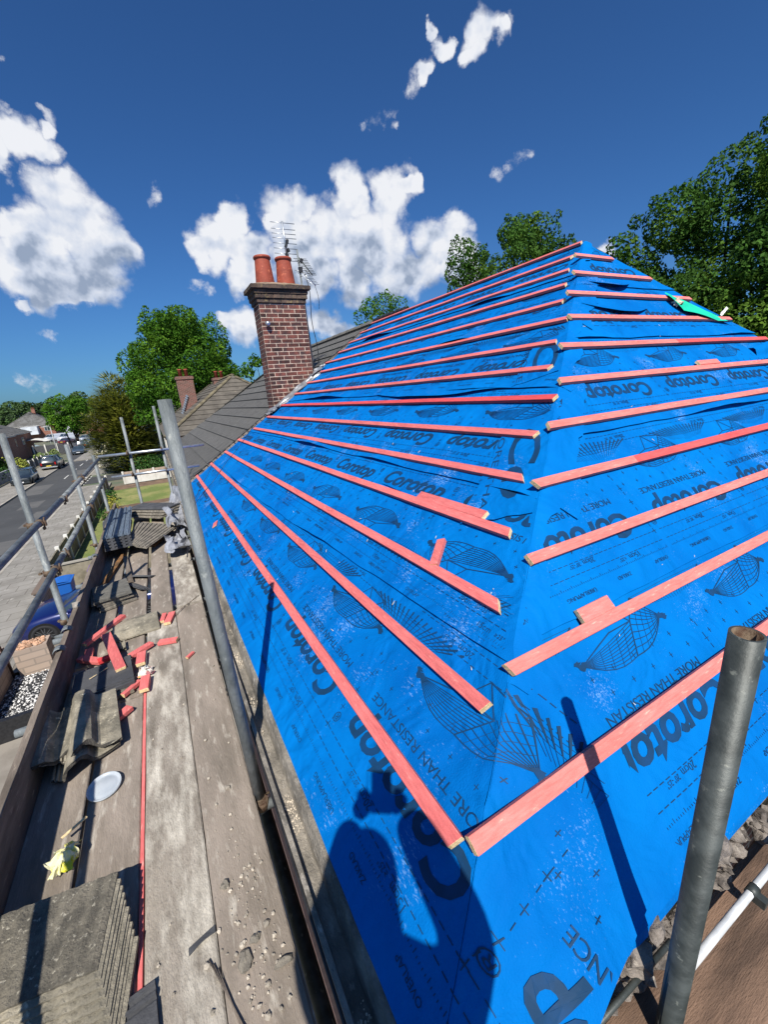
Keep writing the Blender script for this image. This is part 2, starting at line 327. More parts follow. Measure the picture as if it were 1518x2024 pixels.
mortar = mat('pale_mortar', srgb('d0bba6'), srgb('a89686'), 20, .95, .6, 90)
terra = mat('terracotta_pot', srgb('9c4834'), srgb('853b2a'), 5, .75, .3, 40, c3=srgb('c0694c'), s3=12)
lead = mat('lead_flashing', srgb('9a9ca0'), srgb('7a7d82'), 10, .45, .5, 20, metal=.5)
alu = mat('aluminium_rod', srgb('c8ccd0'), srgb('aab0b5'), 10, .35, metal=.8)
blackpl = mat('black_plastic', srgb('1c1c1e'), srgb('2a2a2c'), 20, .5)
asphalt = mat('asphalt', srgb('454647'), srgb('3c3d3e'), .25, .9, .4, 30, c3=srgb('4c4c4c'), s3=1.2)
grass_m = mat('lawn_grass', srgb('66753a'), srgb('8c8a55'), .5, .95, 1.5, 9, c3=srgb('48602a'), s3=3, bdist=.05)
earth = mat('bare_earth', srgb('7a6350'), srgb('5d4b3c'), 1.2, .95, 1, 12, bdist=.03)
darkground = mat('back_garden_ground', srgb('54604a'), srgb('6c6656'), .3, .95, 1, 5)
white_wall = mat('white_painted_wall', srgb('d9d7d0'), srgb('c2beb4'), 1.2, .85)
leafA = mat('maple_leaves', srgb('48711d'), srgb('355a17'), 1.2, .75, island=.32, c3=srgb('6c922a'), s3=.6, lo3=.5, hi3=.65, spec=.15)
leafB = mat('dark_leaves', srgb('446826'), srgb('2e4c1e'), 1.0, .75, island=.32, c3=srgb('66862e'), s3=.5, lo3=.5, hi3=.65, spec=.15)
leafC = mat('golden_conifer_sprays', srgb('868a34'), srgb('5f6c28'), 1.0, .75, island=.4, c3=srgb('aaa84c'), s3=.7, lo3=.52, hi3=.66)
leafD = mat('far_leaves', srgb('44602c'), srgb('375026'), .2, .8, island=.35, c3=srgb('567038'), s3=.1)
hedge_m = mat('hedge_leaves', srgb('3f6a22'), srgb('31561c'), 2, .7, island=.35)
bark = mat('bark', srgb('54483a'), srgb('3b332a'), 6, .95, 1, 20, bdist=.05)
glass = mat('dark_window_glass', srgb('26303a'), srgb('39464f'), .6, .12, spec=.8)
for m_ in (leafA, leafB, leafC, leafD, hedge_m):   # thin leaves let some light through
    nt = m_.node_tree; b = nt.nodes['Principled BSDF']; o_ = nt.nodes['Material Output']
    tr = nt.nodes.new('ShaderNodeBsdfTranslucent'); mxs = nt.nodes.new('ShaderNodeMixShader'); mxs.inputs[0].default_value = .32
    nt.links.new(b.inputs['Base Color'].links[0].from_socket, tr.inputs[0]); nt.links.new(b.outputs[0], mxs.inputs[1]); nt.links.new(tr.outputs[0], mxs.inputs[2]); nt.links.new(mxs.outputs[0], o_.inputs[0])
# ------------------------------------------------------------------ ground, road, pavements
def sheet(name, x0, x1, y0, y1, z, m, ny=1):
    b = MB(); b.add([(x0, y0, z), (x1, y0, z), (x1, y1, z), (x0, y1, z)], [(0, 1, 2, 3)]); o = b.build(name, m, origin=(0, 0, GZ)); return struct(o)
sheet('ground', -900, 900, -900, 1400, GZ-.02, darkground)
road = MB(); KL, KR = -12.1, -7.45
road.add([(KL, -60, GZ+.0), (KR, -60, GZ), (KR, 75, GZ), (KL, 75, GZ)], [(0, 1, 2, 3)])
road.add([(KL, 75, GZ), (KR, 75, GZ), (-12, 120, GZ), (-18.5, 120, GZ)], [(0, 1, 2, 3)])
road.add([(-18.5, 120, GZ), (-12, 120, GZ), (-26, 175, GZ), (-34, 175, GZ)], [(0, 1, 2, 3)])
road.add([(KR, 49, GZ), (14, 49, GZ), (14, 54, GZ), (KR, 54, GZ)], [(0, 1, 2, 3)])
struct(road.build('road', asphalt, origin=(0, 0, GZ)))
pavm = mat('pavement_slabs', srgb('918d86'), srgb('7e7a73'), .8, .9, .4, 30, c3=srgb('a5a19a'), s3=2.4)
nt = pavm.node_tree; br = nt.nodes.new('ShaderNodeTexBrick'); tcn = nt.nodes.new('ShaderNodeTexCoord'); nt.links.new(tcn.outputs['Object'], br.inputs['Vector'])
br.inputs['Scale'].default_value = 1.1; br.inputs['Mortar Size'].default_value = .018; br.inputs['Color1'].default_value = (1, 1, 1, 1); br.inputs['Color2'].default_value = (.88, .88, .86, 1); br.inputs['Mortar'].default_value = (.55, .53, .5, 1)
br.inputs['Brick Width'].default_value = .9; br.inputs['Row Height'].default_value = .65
mxn = nt.nodes.new('ShaderNodeMix'); mxn.data_type = 'RGBA'; mxn.blend_type = 'MULTIPLY'; mxn.inputs[0].default_value = 1
pb = nt.nodes['Principled BSDF']; nt.links.new(pb.inputs['Base Color'].links[0].from_socket, mxn.inputs[6]); nt.links.new(br.outputs[0], mxn.inputs[7]); nt.links.new(mxn.outputs[2], pb.inputs['Base Color'])
def kerb_block(name, x0, x1, y0, y1, h=.12):
    b = MB(); b.box(((x0+x1)/2, (y0+y1)/2, GZ+h/2-.01), (x1-x0, y1-y0, h+.02)); return struct(b.build(name, pavm, origin=(0, 0, GZ)))
kerb_block('pavement', KR+.15, -4.75, -60, 47)
kerb_block('pavement', KR+.15, -4.75, 55.5, 75)
kerb_block('pavement', -15.2, KL-.15, -60, 75)
kerb_block('pavement', -11.6, -4.8, 76, 120)
kerb_m = mat('kerb_stone', srgb('a8a297'), srgb('8f897e'), 2, .9)
for x in (KR+.075, KL-.075):
    b = MB(); b.box((x, 7.5, GZ+.06), (.15, 135, .14)); struct(b.build('kerb', kerb_m, origin=(0, 0, GZ)))
white_paint = mat('worn_road_paint', srgb('d8d8d2'), srgb('a8a8a4'), 3, .8)
b = MB()
for k in range(7):
    for dx in (0, .45):
        y = 46+k*1.35; b.add([(-7.9+dx+k*.03, y, GZ+.006), (-7.72+dx+k*.03, y, GZ+.006), (-7.72+dx+k*.03, y+.7, GZ+.006), (-7.9+dx+k*.03, y+.7, GZ+.006)], [(0, 1, 2, 3)])
for k in range(12):
    y = 56+k*6; b.add([(-9.9, y, GZ+.006), (-9.78, y, GZ+.006), (-9.78, y+3, GZ+.006), (-9.9, y+3, GZ+.006)], [(0, 1, 2, 3)])
struct(b.build('road_markings', white_paint, origin=(0, 0, GZ)))
patch_m = mat('asphalt_patch', srgb('5e5d5b'), srgb('525251'), .5, .9)
b = MB()
for x0, x1, y0, y1 in ((-8.9, -7.6, 33, 38), (-10.5, -9.2, 40, 43), (-9.3, -7.6, 27, 30), (-11.9, -10.2, 47, 53), (-9.6, -7.7, 58, 63), (-11.6, -10.6, 34, 36.5), (-10.0, -8.2, 22, 25)):
    b.add([(x0, y0, GZ+.004), (x1, y0, GZ+.004), (x1, y1, GZ+.004), (x0, y1, GZ+.004)], [(0, 1, 2, 3)])
struct(b.build('road_patches', patch_m, origin=(0, 0, GZ)))
drive_m = mat('driveway_concrete', srgb('8c857b'), srgb('746d63'), .9, .9, .5, 20)
sheet('driveway', -4.75, .25, 13.2, 18.9, GZ+.11, drive_m)
sheet('lawn', -4.6, .25, 19.2, 44.0, GZ+.10, grass_m)
sheet('garden_bed', -3.9, .25, 30.0, 34.2, GZ+.105, earth)
sheet('garden_bed', -4.3, .25, 41.6, 44.0, GZ+.108, earth)
sheet('patio', -4.75, .25, -14, 10.3, GZ+.11, drive_m)
# black and white gravel bed
gravel_m = mat('gravel_base', srgb('55565a'), srgb('303134'), 20, .9)
sheet('gravel_base', -4.6, .25, 10.3, 13.0, GZ+.11, gravel_m)
gw = mat('mixed_gravel', srgb('c9c8c6'), None, island=.55, rough=.8)
gk = mat('black_gravel', srgb('2b2c30'), rough=.7)
b = MB(); rg = random.Random(3)
for _ in range(5200):
    x = rg.uniform(-4.55, -1.6); y = rg.uniform(10.35, 12.95); r = rg.uniform(.018, .042); z = GZ+.12+rg.random()*.02
    R = Matrix.Rotation(rg.random()*6, 3, 'Z')
    vs = [Vector((r, 0, 0)), Vector((0, r*.7, 0)), Vector((-r, 0, .003)), Vector((0, -r*.7, 0)), Vector((0, 0, r*.7))]
    b.add([R @ v+Vector((x, y, z)) for v in vs], [(0, 1, 4), (1, 2, 4), (2, 3, 4), (3, 0, 4)], 0 if rg.random() < .55 else 1)
tag(b.build('gravel', [gw, gk], origin=(-3, 11.6, GZ)), 'black and white gravel bed in the front garden below the scaffold', 'gravel', kind='stuff')

# ------------------------------------------------------------------ the house being re-roofed
brick_wall = mat('red_brick_wall', srgb('7f4c3e'), srgb('6a3f35'), 2, .9)
def brickify(m, mort='8f8074', sc=1.0, c1='73433a', c2='583830', axis=0):
    nt = m.node_tree; N = nt.nodes; L = nt.links; b = N['Principled BSDF']
    tc = N.new('ShaderNodeTexCoord'); sp = N.new('ShaderNodeSeparateXYZ'); L.new(tc.outputs['Object'], sp.inputs[0])
    ad = N.new('ShaderNodeMath'); L.new(sp.outputs[0], ad.inputs[0]); L.new(sp.outputs[1], ad.inputs[1])
    cb = N.new('ShaderNodeCombineXYZ'); L.new(ad.outputs[0], cb.inputs[0]); L.new(sp.outputs[2], cb.inputs[1])
    t = N.new('ShaderNodeTexBrick'); L.new(cb.outputs[0], t.inputs['Vector']); t.inputs['Scale'].default_value = 1/.9*sc*1.0
    t.inputs['Brick Width'].default_value = .25; t.inputs['Row Height'].default_value = .083; t.inputs['Mortar Size'].default_value = .009
    t.inputs['Color1'].default_value = col4(srgb(c1)); t.inputs['Color2'].default_value = col4(srgb(c2)); t.inputs['Mortar'].default_value = col4(srgb(mort))
    L.new(t.outputs[0], b.inputs['Base Color'])
    return m
brickify(brick_wall)
brick_far = brickify(mat('orange_brick_wall', srgb('9a5a40')), c1='9a5a42', c2='7d4736')
house = thing('semi_detached_house', (4.5, 8.8, GZ), 'brick semi detached house, roof half blue membrane and half dark grey tiles', 'house')
EX, EY0, EY1, EXR = .225, .40, 17.2, 7.96
b = MB()
b.box(((EX+.05+EXR)/2, (EY0+.08+EY1-.1)/2, (GZ+Z0-.35)/2), (EXR-EX-.15, EY1-EY0-.3, Z0-.35-GZ), mi=0)
b.build('wall', brick_wall, house)
# concrete eaves gutter running the length of the street side
gut_m = mat('mossy_concrete_gutter', srgb('978f82'), srgb('645f56'), 9, .95, 1.4, 70, stretch=(1, .5, 1), lo=.38, hi=.6, c3=srgb('a79f92'), s3=30, lo3=.57, hi3=.68)
b = MB()
prof = [(.112, -1.600), (.112, -1.520), (.128, -1.518), (.135, -1.562), (.178, -1.566), (.186, -1.535), (.200, -1.506), (.221, -1.500), (.226, -1.66), (.13, -1.66)]
NS = 120
def gf(u, v):
    y = -.9+u*(17.6+.9); i = min(int(v*len(prof)), len(prof)-1); a, z = prof[i]
    return Vector((a+.004*nzv(y*6, i), y, z+.004*nzv(y*5, i*3.3)))
n = len(prof)
vs = [gf(k/NS, (i+.5)/n) for k in range(NS+1) for i in range(n)]
b.add(vs, [(k*n+i, (k+1)*n+i, (k+1)*n+(i+1) % n, k*n+(i+1) % n) for k in range(NS) for i in range(n)], 0, False)
gutter = b.build('gutter', gut_m, house)
# moss and grit lying in the gutter trough
b = MB(); rg = random.Random(5)
for _ in range(2600):
    y = .3+abs(rg.gauss(0, 2.0)); x = .158+rg.gauss(0, .012); r = rg.uniform(.001, .0045)
    if nzv(y*4.3, 9) < .08+.25*rg.random(): continue
    b.lathe([(0.0005, 0), (r, r*.3), (r*.7, r), (0.0005, r*1.2)], (x, y, -1.5655+rg.random()*.003), 5, smooth=False)
grit = mat('pale_mortar_grit', srgb('b9ad9b'), island=.5, rough=.9)
tag(b.build('grit', grit, gutter), None, kind='stuff')
b = MB(); b.tube((.108, -.6, -1.540), (.108, 3.2, -1.540), .0055, 8); b.build('gutter_edge_strip', blackpl, gutter)
# roof carcass under the membrane (rafters and boarding as one closed solid)
b = MB()
zr = RZ_-.02
A = [Vector((EX+.03, EY0+.06, -1.60)), Vector((EXR, EY0+.06, -1.60)), Vector((EXR, EY1, -1.60)), Vector((EX+.03, EY1, -1.60))]
def down(v, d=.05): return Vector(v)-Vector((0, 0, d))
ap0 = down((RX_, 3.43, RZ_), .06); ap1 = down((RX_, 14.3, RZ_), .06)
b.add(A+[ap0, ap1], [(0, 1, 4), (1, 2, 5, 4), (2, 3, 5), (3, 0, 4, 5), (0, 3, 2, 1)])
b.build('roof_carcass', mat('roof_timber', srgb('6b5a48'), srgb('54463a'), 3, .9), house)
# tiled half of the main slope: overlapping courses
def tiled_slope(fn, s0, s1, ylo, yhi, gauge, m, name, parent, step=.030, tw=.0, roll=0, prof=None):
    """fn(y,s,off)->point; each course is a sloping strip with a thick front edge"""
    b = MB(); k = 0; s = s0
    while s < s1-.02:
        e = min(s+gauge, s1); a0, a1 = ylo(s), yhi(s); c0, c1 = ylo(e), yhi(e)
        nn = max(6, int((a1-a0)/.08)) if prof else max(4, int((a1-a0)/.3))
        rows = []
        for j in range(nn+1):
            u = j/nn; ya = a0+(a1-a0)*u; yb = c0+(c1-c0)*u
            h = prof(ya) if prof else 0; hb = prof(yb) if prof else 0
            jt = .002*nzv(ya*3, k)
            rows += [fn(ya, s-.01, .0), fn(ya, s-.01, step+jt+h), fn(yb, e, .004+hb)]
        b.add(rows, [(3*j+q, 3*(j+1)+q, 3*(j+1)+q+1, 3*j+q+1) for j in range(nn) for q in range(2)], 0, bool(prof))
        s = e; k += 1
    return b.build(name, m, parent)
def planeP(y, s, off=0): return Vector((X0+s*cP, y, Z0+s*sP))+NM*off
SR = (RX_-X0)/cP
yend = lambda s: 17.25-.6845*(s*cP+.3)
td = tiled_slope(planeP, -.36, SR, lambda s: VY+.03, yend, G, tile_dark, 'tiled_slope', house)
# vertical joints between the tiles
b = MB(); k = 0; s = -.36
while s < SR-.02:
    y = VY+.10+(.17 if k % 2 else 0)
    while y < yend(s+G)-.05:
        for (off1, off2) in ((.0325, .0065),):
            p = [planeP(y-.005, s-.008, off1), planeP(y+.005, s-.008, off1), planeP(y+.005, s+G, off2), planeP(y-.005, s+G, off2)]
            b.add(p, [(0, 1, 2, 3)])
        y += .33
    s += G; k += 1
tag(b.build('tile_joint', mat('shadowed_joint', srgb('2f2e2c'), rough=1), td), None, kind='stuff')
# far side and far hip of the roof
def hipfar(x, t, off=0): return Vector((x, 17.2-(t+.37)*cQ, -1.525+(t+.37)*sQ))+Vector((0, sQ, cQ))*off
B_ = atan2(RZ_+1.55, 7.98-RX_)
def backP(y, s, off=0): return Vector((7.98-s*cos(B_), y, -1.55+s*sin(B_)))+Vector((sin(B_), 0, cos(B_)))*off
tiled_slope(hipfar, -.37, 3.66, lambda t: .28+.94*(t+.37)*1.09*.95, lambda t: 7.96-.80*(t+.37), G, tile_dark, 'hip_slope', house)
tiled_slope(backP, 0, (7.98-RX_)/cos(B_), lambda s: 3.43-(1-s*cos(B_)/(7.98-RX_))*3.0, lambda s: 17.1-.84*s*cos(B_), G, tile_dark, 'tiled_slope', house)
def ridge_run(p0, p1, name, m, parent, r=.11, L_=.42):
    p0 = Vector(p0); p1 = Vector(p1); d = (p1-p0); n = int(d.length/L_); d.normalize(); side = d.cross(Vector((0, 0, 1))).normalized(); up = side.cross(d)
    b = MB()
    for k in range(n):
        a = p0+d*k*L_; c = p0+d*((k+1)*L_+.02); rr = r*(1+.02*random.random()); v = []
        for j in range(9):
            t = pi*j/8; v += [a+side*cos(t)*rr*1.06+up*sin(t)*rr*.75, c+side*cos(t)*rr+up*sin(t)*rr*.68]
        b.add(v, [(2*j, 2*j+2, 2*j+3, 2*j+1) for j in range(8)], 0, True)
        b.add([v[2*j] for j in range(9)], [tuple(range(9))])
    return b.build(name, m, parent)
ridge_run((RX_, VY+.05, RZ_-.02), (RX_, 14.2, RZ_-.02), 'ridge_tiles', tile_dark, house)
ridge_run((.35, 17.05, -1.50), (RX_, 14.2, RZ_-.02), 'hip_tiles', tile_dark, house, .09)
# exposed verge: battens' edge of the tiled half, mortar and felt
b = MB()
for k in range(44):
    s = -.34+k*.113; b.box(planeP(VY-.01+.012*nzv(k*1.7), s, .012), (.10, .09+.03*nzv(k*.9), .035), RY(-P_), jit=.006)
b.build('mortar_verge', mat('dusty_mortar', srgb('8d8174'), srgb('5c534a'), 14, .95, 1, 60), house)
b = MB(); pts = [planeP(VY+.035+.015*nzv(k*.7), -.36+k*.12, .035+.01*nzv(k*1.1, 4)) for k in range(42)]
b.path(pts, .016, 6); b.build('verge_strip', blackpl, house)
# the far side of the slope being stripped: rolled dark felt on the ridge near the verge
b = MB(); pts = [Vector((RX_+.02*nzv(k*.4), 7.2+k*.14, RZ_+.03+.02*nzv(k*.8, 2))) for k in range(10)]; b.path(pts, .05, 8); b.build('felt_roll', blackpl, house)

# ------------------------------------------------------------------ brick chimney
CX0, CX1, CY0, CY1 = 2.13, 3.02, 8.27, 8.72
CB, CT = -.42, 1.72
def brick_stack(x0, x1, y0, y1, z0, z1, bm_, mi=0, bl=.2225, ch=.075, ph=0):
    z = z0; k = ph
    while z < z1-.01:
        for (ax, lo, hi, fix, sg) in ((0, x0, x1, y0, -1), (0, x0, x1, y1, 1), (1, y0, y1, x0, -1), (1, y0, y1, x1, 1)):
            u = lo-(bl/2 if (k+ax) % 2 else 0)
            while u < hi-.01:
                a, c = max(u, lo), min(u+bl, hi); w = c-a-.013
                if w > .02:
                    if ax == 0: ctr = ((a+c)/2, fix-sg*.045, z+ch/2); dm = (w, .09, ch-.014)
                    else: ctr = (fix-sg*.045, (a+c)/2, z+ch/2); dm = (.0901, w, ch-.014)
                    bm_.box(ctr, dm, mi=mi, jit=.0012)
                u += bl
        z += ch; k += 1
    return bm_
b = MB(); b.box(((CX0+CX1)/2, (CY0+CY1)/2, (CB+CT)/2), (CX1-CX0-.006, CY1-CY0-.006, CT-CB)); 
chim = b.build('chimney', mortar, house)
b = MB(); brick_stack(CX0, CX1, CY0, CY1, CB, CT-.02, b); b.build('brick_courses', brickm, chim)
b = MB()
for i, (e, z) in enumerate(((.025, CT-.02), (.05, CT+.055), (.065, CT+.130), (.115, CT+.205))):
    brick_stack(CX0-e, CX1+e, CY0-e, CY1+e, z, z+.074, b, ph=i)
    b.box(((CX0+CX1)/2, (CY0+CY1)/2, z+.037), (CX1-CX0+2*e-.02, CY1-CY0+2*e-.02, .07))
b.build('corbelled_cap', brick_sooty, chim)
b = MB()
def fl(u, v):
    x = CX0-.09+u*(CX1-CX0+.18); y = CY0-.09+v*(CY1-CY0+.18); e = min(u, 1-u, v, 1-v)*4
    return Vector((x, y, CT+.279+.07*min(1, e)+.012*nzv(x*9, y*9)))
b.grid(18, 12, fl); b.build('flaunching', mat('lichen_mortar', srgb('9a8672'), srgb('6e5f50'), 9, .95, 1.2, 50, c3=srgb('a8874e'), s3=12), chim)
for px in (2.375, 2.775):
    b = MB(); b.lathe([(.172, 0), (.174, .05), (.138, .435), (.136, .452), (.156, .458), (.160, .485), (.150, .502), (.116, .502), (.11, .2)], (px, 8.49, CT+.30), 28)
    pot = b.build('chimney_pot', terra, chim)
    b = MB(); # flashing at the foot of the stack
b = MB(); rg = random.Random(11)
zs = lambda x: Z0+(x-X0)*tan(P_)
def crumple(b, fx, nu=10, nv=6, amp=.02, seed=0):
    b.grid(nu, nv, lambda u, v: fx(u, v)+Vector((nzv(u*4+seed, v*4), nzv(u*4, v*4+seed+7), nzv(u*5+seed, v*5+3)))*amp, 0, False)
crumple(b, lambda u, v: Vector((CX0-.05+u*1.05, CY0-.025-.22*v*(.6+.4*u), zs(CX0-.05+u*1.05)+.10-.075*v)), 16, 5, .035, 2)
crumple(b, lambda u, v: Vector((CX0-.16+u*.2, CY0-.20+v*.35, zs(CX0-.16+u*.2)+.07)), 8, 8, .07, 9)
crumple(b, lambda u, v: Vector((CX1-.10+u*.3, CY0-.20+v*.2, zs(CX1-.10+u*.3)+.10)), 8, 6, .06, 19)
b.build('lead_flashing', lead, chim, solid=.004)
b = MB(); b.lathe([(.004, 0), (.038, .012), (.05, .04), (.04, .07), (.004, .08)], (CX0+.10, CY0-.07, 1.30), 12); b.build('vent_knob', alu, chim)
# ------------------------------------------------------------------ television aerials
def rodset(b, c, ax, n, spacing, L0, L1, r=.0035, mi=0, side=None):
    ax = Vector(ax).normalized(); side = Vector(side).normalized()
    for k in range(n):
        p = Vector(c)+ax*spacing*k; h = (L0+(L1-L0)*k/(n-1))/2; b.tube(p-side*h, p+side*h, r, 6, mi=mi)
CI = Vector((cos(.05), -sin(.05), 0))
ae = thing('television_aerial', (2.98, 8.80, 1.7), 'tall aerial with eight long white rods on a dark mast behind the chimney', 'aerial')
b = MB(); b.tube((2.99, 8.80, 1.3), (2.965, 8.80, 2.80), .022, 8); b.build('mast', galv_dark, ae)
b = MB(); b.tube((2.965, 8.80, 2.55), (2.93, 8.72, 3.22), .016, 8); b.build('boom', alu, ae)
b = MB()
for k, z in enumerate((3.19, 3.09, 3.015, 2.945, 2.86, 2.775, 2.69, 2.57)):
    xx = 2.932+(3.22-z)*.05; w = .235; b.tube((xx-w, 8.72+(3.22-z)*.12, z), (xx+w, 8.72+(3.22-z)*.12, z+.006), .0062, 6)
b.build('rod', alu, ae)
for z in (2.90, 2.83, 2.75, 2.67, 2.60): b = MB(); b.box((2.965+random.uniform(-.01, .045), 8.77, z), (.045, .06, .065), RY(random.uniform(-.5, .5))); b.build('clamp', blackpl, ae)
ae2 = thing('television_aerial', (3.16, 8.62, 0.4), 'smaller aerial with short rods on a pale mast right of the chimney', 'aerial')
b = MB(); b.tube((3.17, 8.60, .18), (3.115, 8.60, 2.72), .018, 8); b.build('mast', galv, ae2)
b = MB(); b.tube((3.12, 8.6, 2.60), (3.34, 8.50, 2.26), .011, 6); rodset(b, (3.15, 8.59, 2.565), (.20, -.1, -.32), 11, .036, .26, .16, .005, side=CI); b.build('boom', galv_dark, ae2)
b = MB(); b.tube((3.13, 8.6, 2.38), (3.38, 8.50, 2.08), .011, 6); rodset(b, (3.14, 8.59, 2.36), (.22, -.1, -.27), 10, .038, .24, .20, .005, side=CI); b.build('boom', alu, ae2)
b = MB(); b.box((3.13, 8.58, 2.37), (.07, .06, .09)); b.build('junction_box', blackpl, ae2)
b = MB(); b.box((3.17, 8.58, 2.53), (.05, .05, .07), RY(.5)); b.build('junction_box', blackpl, ae2)
b = MB(); b.box((3.08, 8.58, 1.31), (.14, .05, .04)); b.box((3.08, 8.58, 1.17), (.14, .05, .04)); b.box((3.04, 8.58, 1.24), (.03, .06, .17)); b.build('wall_bracket', galv_dark, ae2)
b = MB(); b.path([Vector((3.20+.03*sin(k*.9)+(.06*sin(k/14*pi)), 8.55, 2.30-k*.165)) for k in range(13)], .008, 5); b.build('cable', blackpl, ae2)
b = MB(); b.path([Vector((3.36+.05*sin(k*.35), 8.5, 2.08-k*.06)) for k in range(8)], .005, 5); b.build('cable', blackpl, ae2)
# loose cables lying on the tiles and dropping across the blue slope
b = MB()
b.path([planeP(8.7-.02*k+.05*sin(k*.8), 2.95-k*.22, .03+.01*sin(k*1.7)) for k in range(8)], .006, 5)
tag(b.build('aerial_cable', blackpl), 'black cable running down beside the foot of the chimney', 'cable')
b = MB()
b.path([mainP(8.35-k*.16+.03*sin(k*1.4), 1.5-k*.15, .035+.015*abs(sin(k*.7))) for k in range(13)], .004, 5); tag(b.build('aerial_cable', blackpl), 'upper of two thin black cables trailing over the battens near the verge', 'cable')
b = MB(); b.path([mainP(8.3-k*.13+.03*sin(k*1.1), .45-k*.06, .035) for k in range(14)], .004, 5)
tag(b.build('aerial_cable', blackpl), 'lower of two thin black cables, trailing over the lowest battens near the verge', 'cable')
# ------------------------------------------------------------------ blue membrane laid in overlapping sheets
membrane = thing('roofing_membrane', (.5, 3, Z0-.2), 'bright blue breathable membrane with dark printing laid over the stripped roof', 'roof membrane')
def edge_wave(u, seed, amp=.012): return amp*nzv(u*1.6, seed)+amp*.5*nzv(u*5, seed+3)
def lift(v, u, seed, amp): # curl of the free lower edge
    c = max(0, nzv(u*.9, seed*1.7))**1.2
    return (amp*c*3.2+.004)*max(0, 1-v*9)
MAIN_ROLLS = [(-.345, .66), (.49, 1.56), (1.33, 2.42), (2.25, 3.32), (3.17, 4.20), (4.05, SR+.02)]
HIP_ROLLS = [(-.385, .56), (.42, 1.44), (1.31, 2.32), (2.19, 3.07), (2.96, 3.80)]
TX = lambda t: RX_+(3.85-t)*.80      # right-hand hip line
def off_main(i, s):
    s0, s1 = MAIN_ROLLS[i]; v = (s-s0)/(s1-s0); return .002+.009*(1-v) if i else .004
def off_hip(i, t):
    s0, s1 = HIP_ROLLS[i]; v = (t-s0)/(s1-s0); return .002+.009*(1-v) if i else .004
def TILT(i, y): return max(-.06, .055-.035*(y-1.0)) if i == 1 else (.04*nzv(y*.4, i*3.1) if i else 0)
def mainsheet(i):
    s0, s1 = MAIN_ROLLS[i]; b = MB(); nv = 26
    def f(u, v):
        s = s0+(s1-s0)*v; e = (1-u)
        y = YH(s)+(VY-.02-YH(s))*(1-(1-u))      # u 0 at hip
        if v == 0 or v < .1: s2 = s+(edge_wave(y, i*7.3)+TILT(i, y))*(1-v*10)*(0 if i == 0 else 1)
        else: s2 = s
        o = off_main(i, s)+(lift(v, y, i+2.5, .012+.005*i) if i else 0)
        # slight hollows between battens near the hip, fading at the hip line itself
        k = min(1, (y-YH(s))/.1)
        return mainP(y, s2, o*k+.005*(1-k)) if k > .001 else mainP(y, s2, .006)
    us = [0, .004, .01]+[.01+.99*((k+1)/150)**1.35 for k in range(150)]
    vs = [f(u, j/nv) for u in us for j in range(nv+1)]
    b.add(vs, [(a*(nv+1)+j, (a+1)*(nv+1)+j, (a+1)*(nv+1)+j+1, a*(nv+1)+j+1) for a in range(len(us)-1) for j in range(nv)], 0, True)
    # tongue folded over the hip
    if i:
        n = 24; rows = []
        for j in range(n+1):
            s = s0+(s1-s0)*j/n; x = X0+s*cP; t = (x-.570)/1.0527
            L_ = .09+.07*nzv(s*3.1, 8)+.03*nzv(s*11, 2)+ (.10 if i in (2, 4) else 0)
            for q in range(5):
                d = L_*q/4; rows.append(mainP(YH(s), s, .006) if q == 0 else hipP(x+d*.55, t-d*.85, .012+.006*q/4*(1+nzv(s*6, q))))
        b.add(rows, [(j*5+q, (j+1)*5+q, (j+1)*5+q+1, j*5+q+1) for j in range(n) for q in range(4)], 0, True)
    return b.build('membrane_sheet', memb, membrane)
msheets = [mainsheet(i) for i in range(len(MAIN_ROLLS))]
def hipsheet(i):
    s0, s1 = HIP_ROLLS[i]; b = MB(); nv = 22
    def f(u, v):
        t = s0+(s1-s0)*v; x0_, x1_ = XH(t), TX(t); x = x0_+(x1_-x0_)*u
        t2 = t+(edge_wave(x, i*5.1+40)*(1-v*10) if (v < .1 and i) else 0)
        if i == 0 and v < .12: t2 = t+.02*nzv(x*1.7, 3)*(1-v*8)
        o = off_hip(i, t)+(lift(v, x, i+12.5, .012+.005*i) if i else 0)
        k = min(1, (x-x0_)/.1); 
        return hipP(x, t2, o*k+.005*(1-k))
    us = [(k/110)**1.2 for k in range(111)]
    vs = [f(u, j/nv) for u in us for j in range(nv+1)]
    b.add(vs, [(a*(nv+1)+j, (a+1)*(nv+1)+j, (a+1)*(nv+1)+j+1, a*(nv+1)+j+1) for a in range(len(us)-1) for j in range(nv)], 0, True)
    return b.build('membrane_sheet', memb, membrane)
hsheets = [hipsheet(i) for i in range(len(HIP_ROLLS))]
# lowest roll carried round the hip and trimmed along a sloping cut
def CUT(s): return .62+.9*max(0, s)+.02*sin(s*9)      # how far it reaches past the hip
def wrapo(y, s, off):
    d = YH(s)-y
    return wrapP(y, s, off+.010+.012*max(0, nzv(d*4, s*4, 2)))
b = MB(); nu, nv = 40, 36
def fw(u, v):
    s = -.345+(.93)*v; D = min(.78, .70) if v < .5 else .70*(1-(v-.5)*1.5)
    D = max(D, .04); d = D*u+(.015*nzv(v*6, 3) if u == 1 else 0)
    if s < -.1: d *= 1.0
    return wrapP(YH(s)-d, s, .004+.010*min(1, d*12))
b.grid(nu, nv, fw, 0, True)
b.v = [v for v in b.v]
# keep only what stays above the hip eave line
vlim = Y0+(-.385)*cQ
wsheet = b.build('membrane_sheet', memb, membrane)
me = wsheet.data; bm = bmesh.new(); bm.from_mesh(me)
bmesh.ops.bisect_plane(bm, geom=bm.verts[:]+bm.edges[:]+bm.faces[:], plane_co=Vector((.98, .388, 0))-wpos(membrane), plane_no=Vector((.2, -1, 0)), clear_outer=True)
bm.to_mesh(me); bm.free()
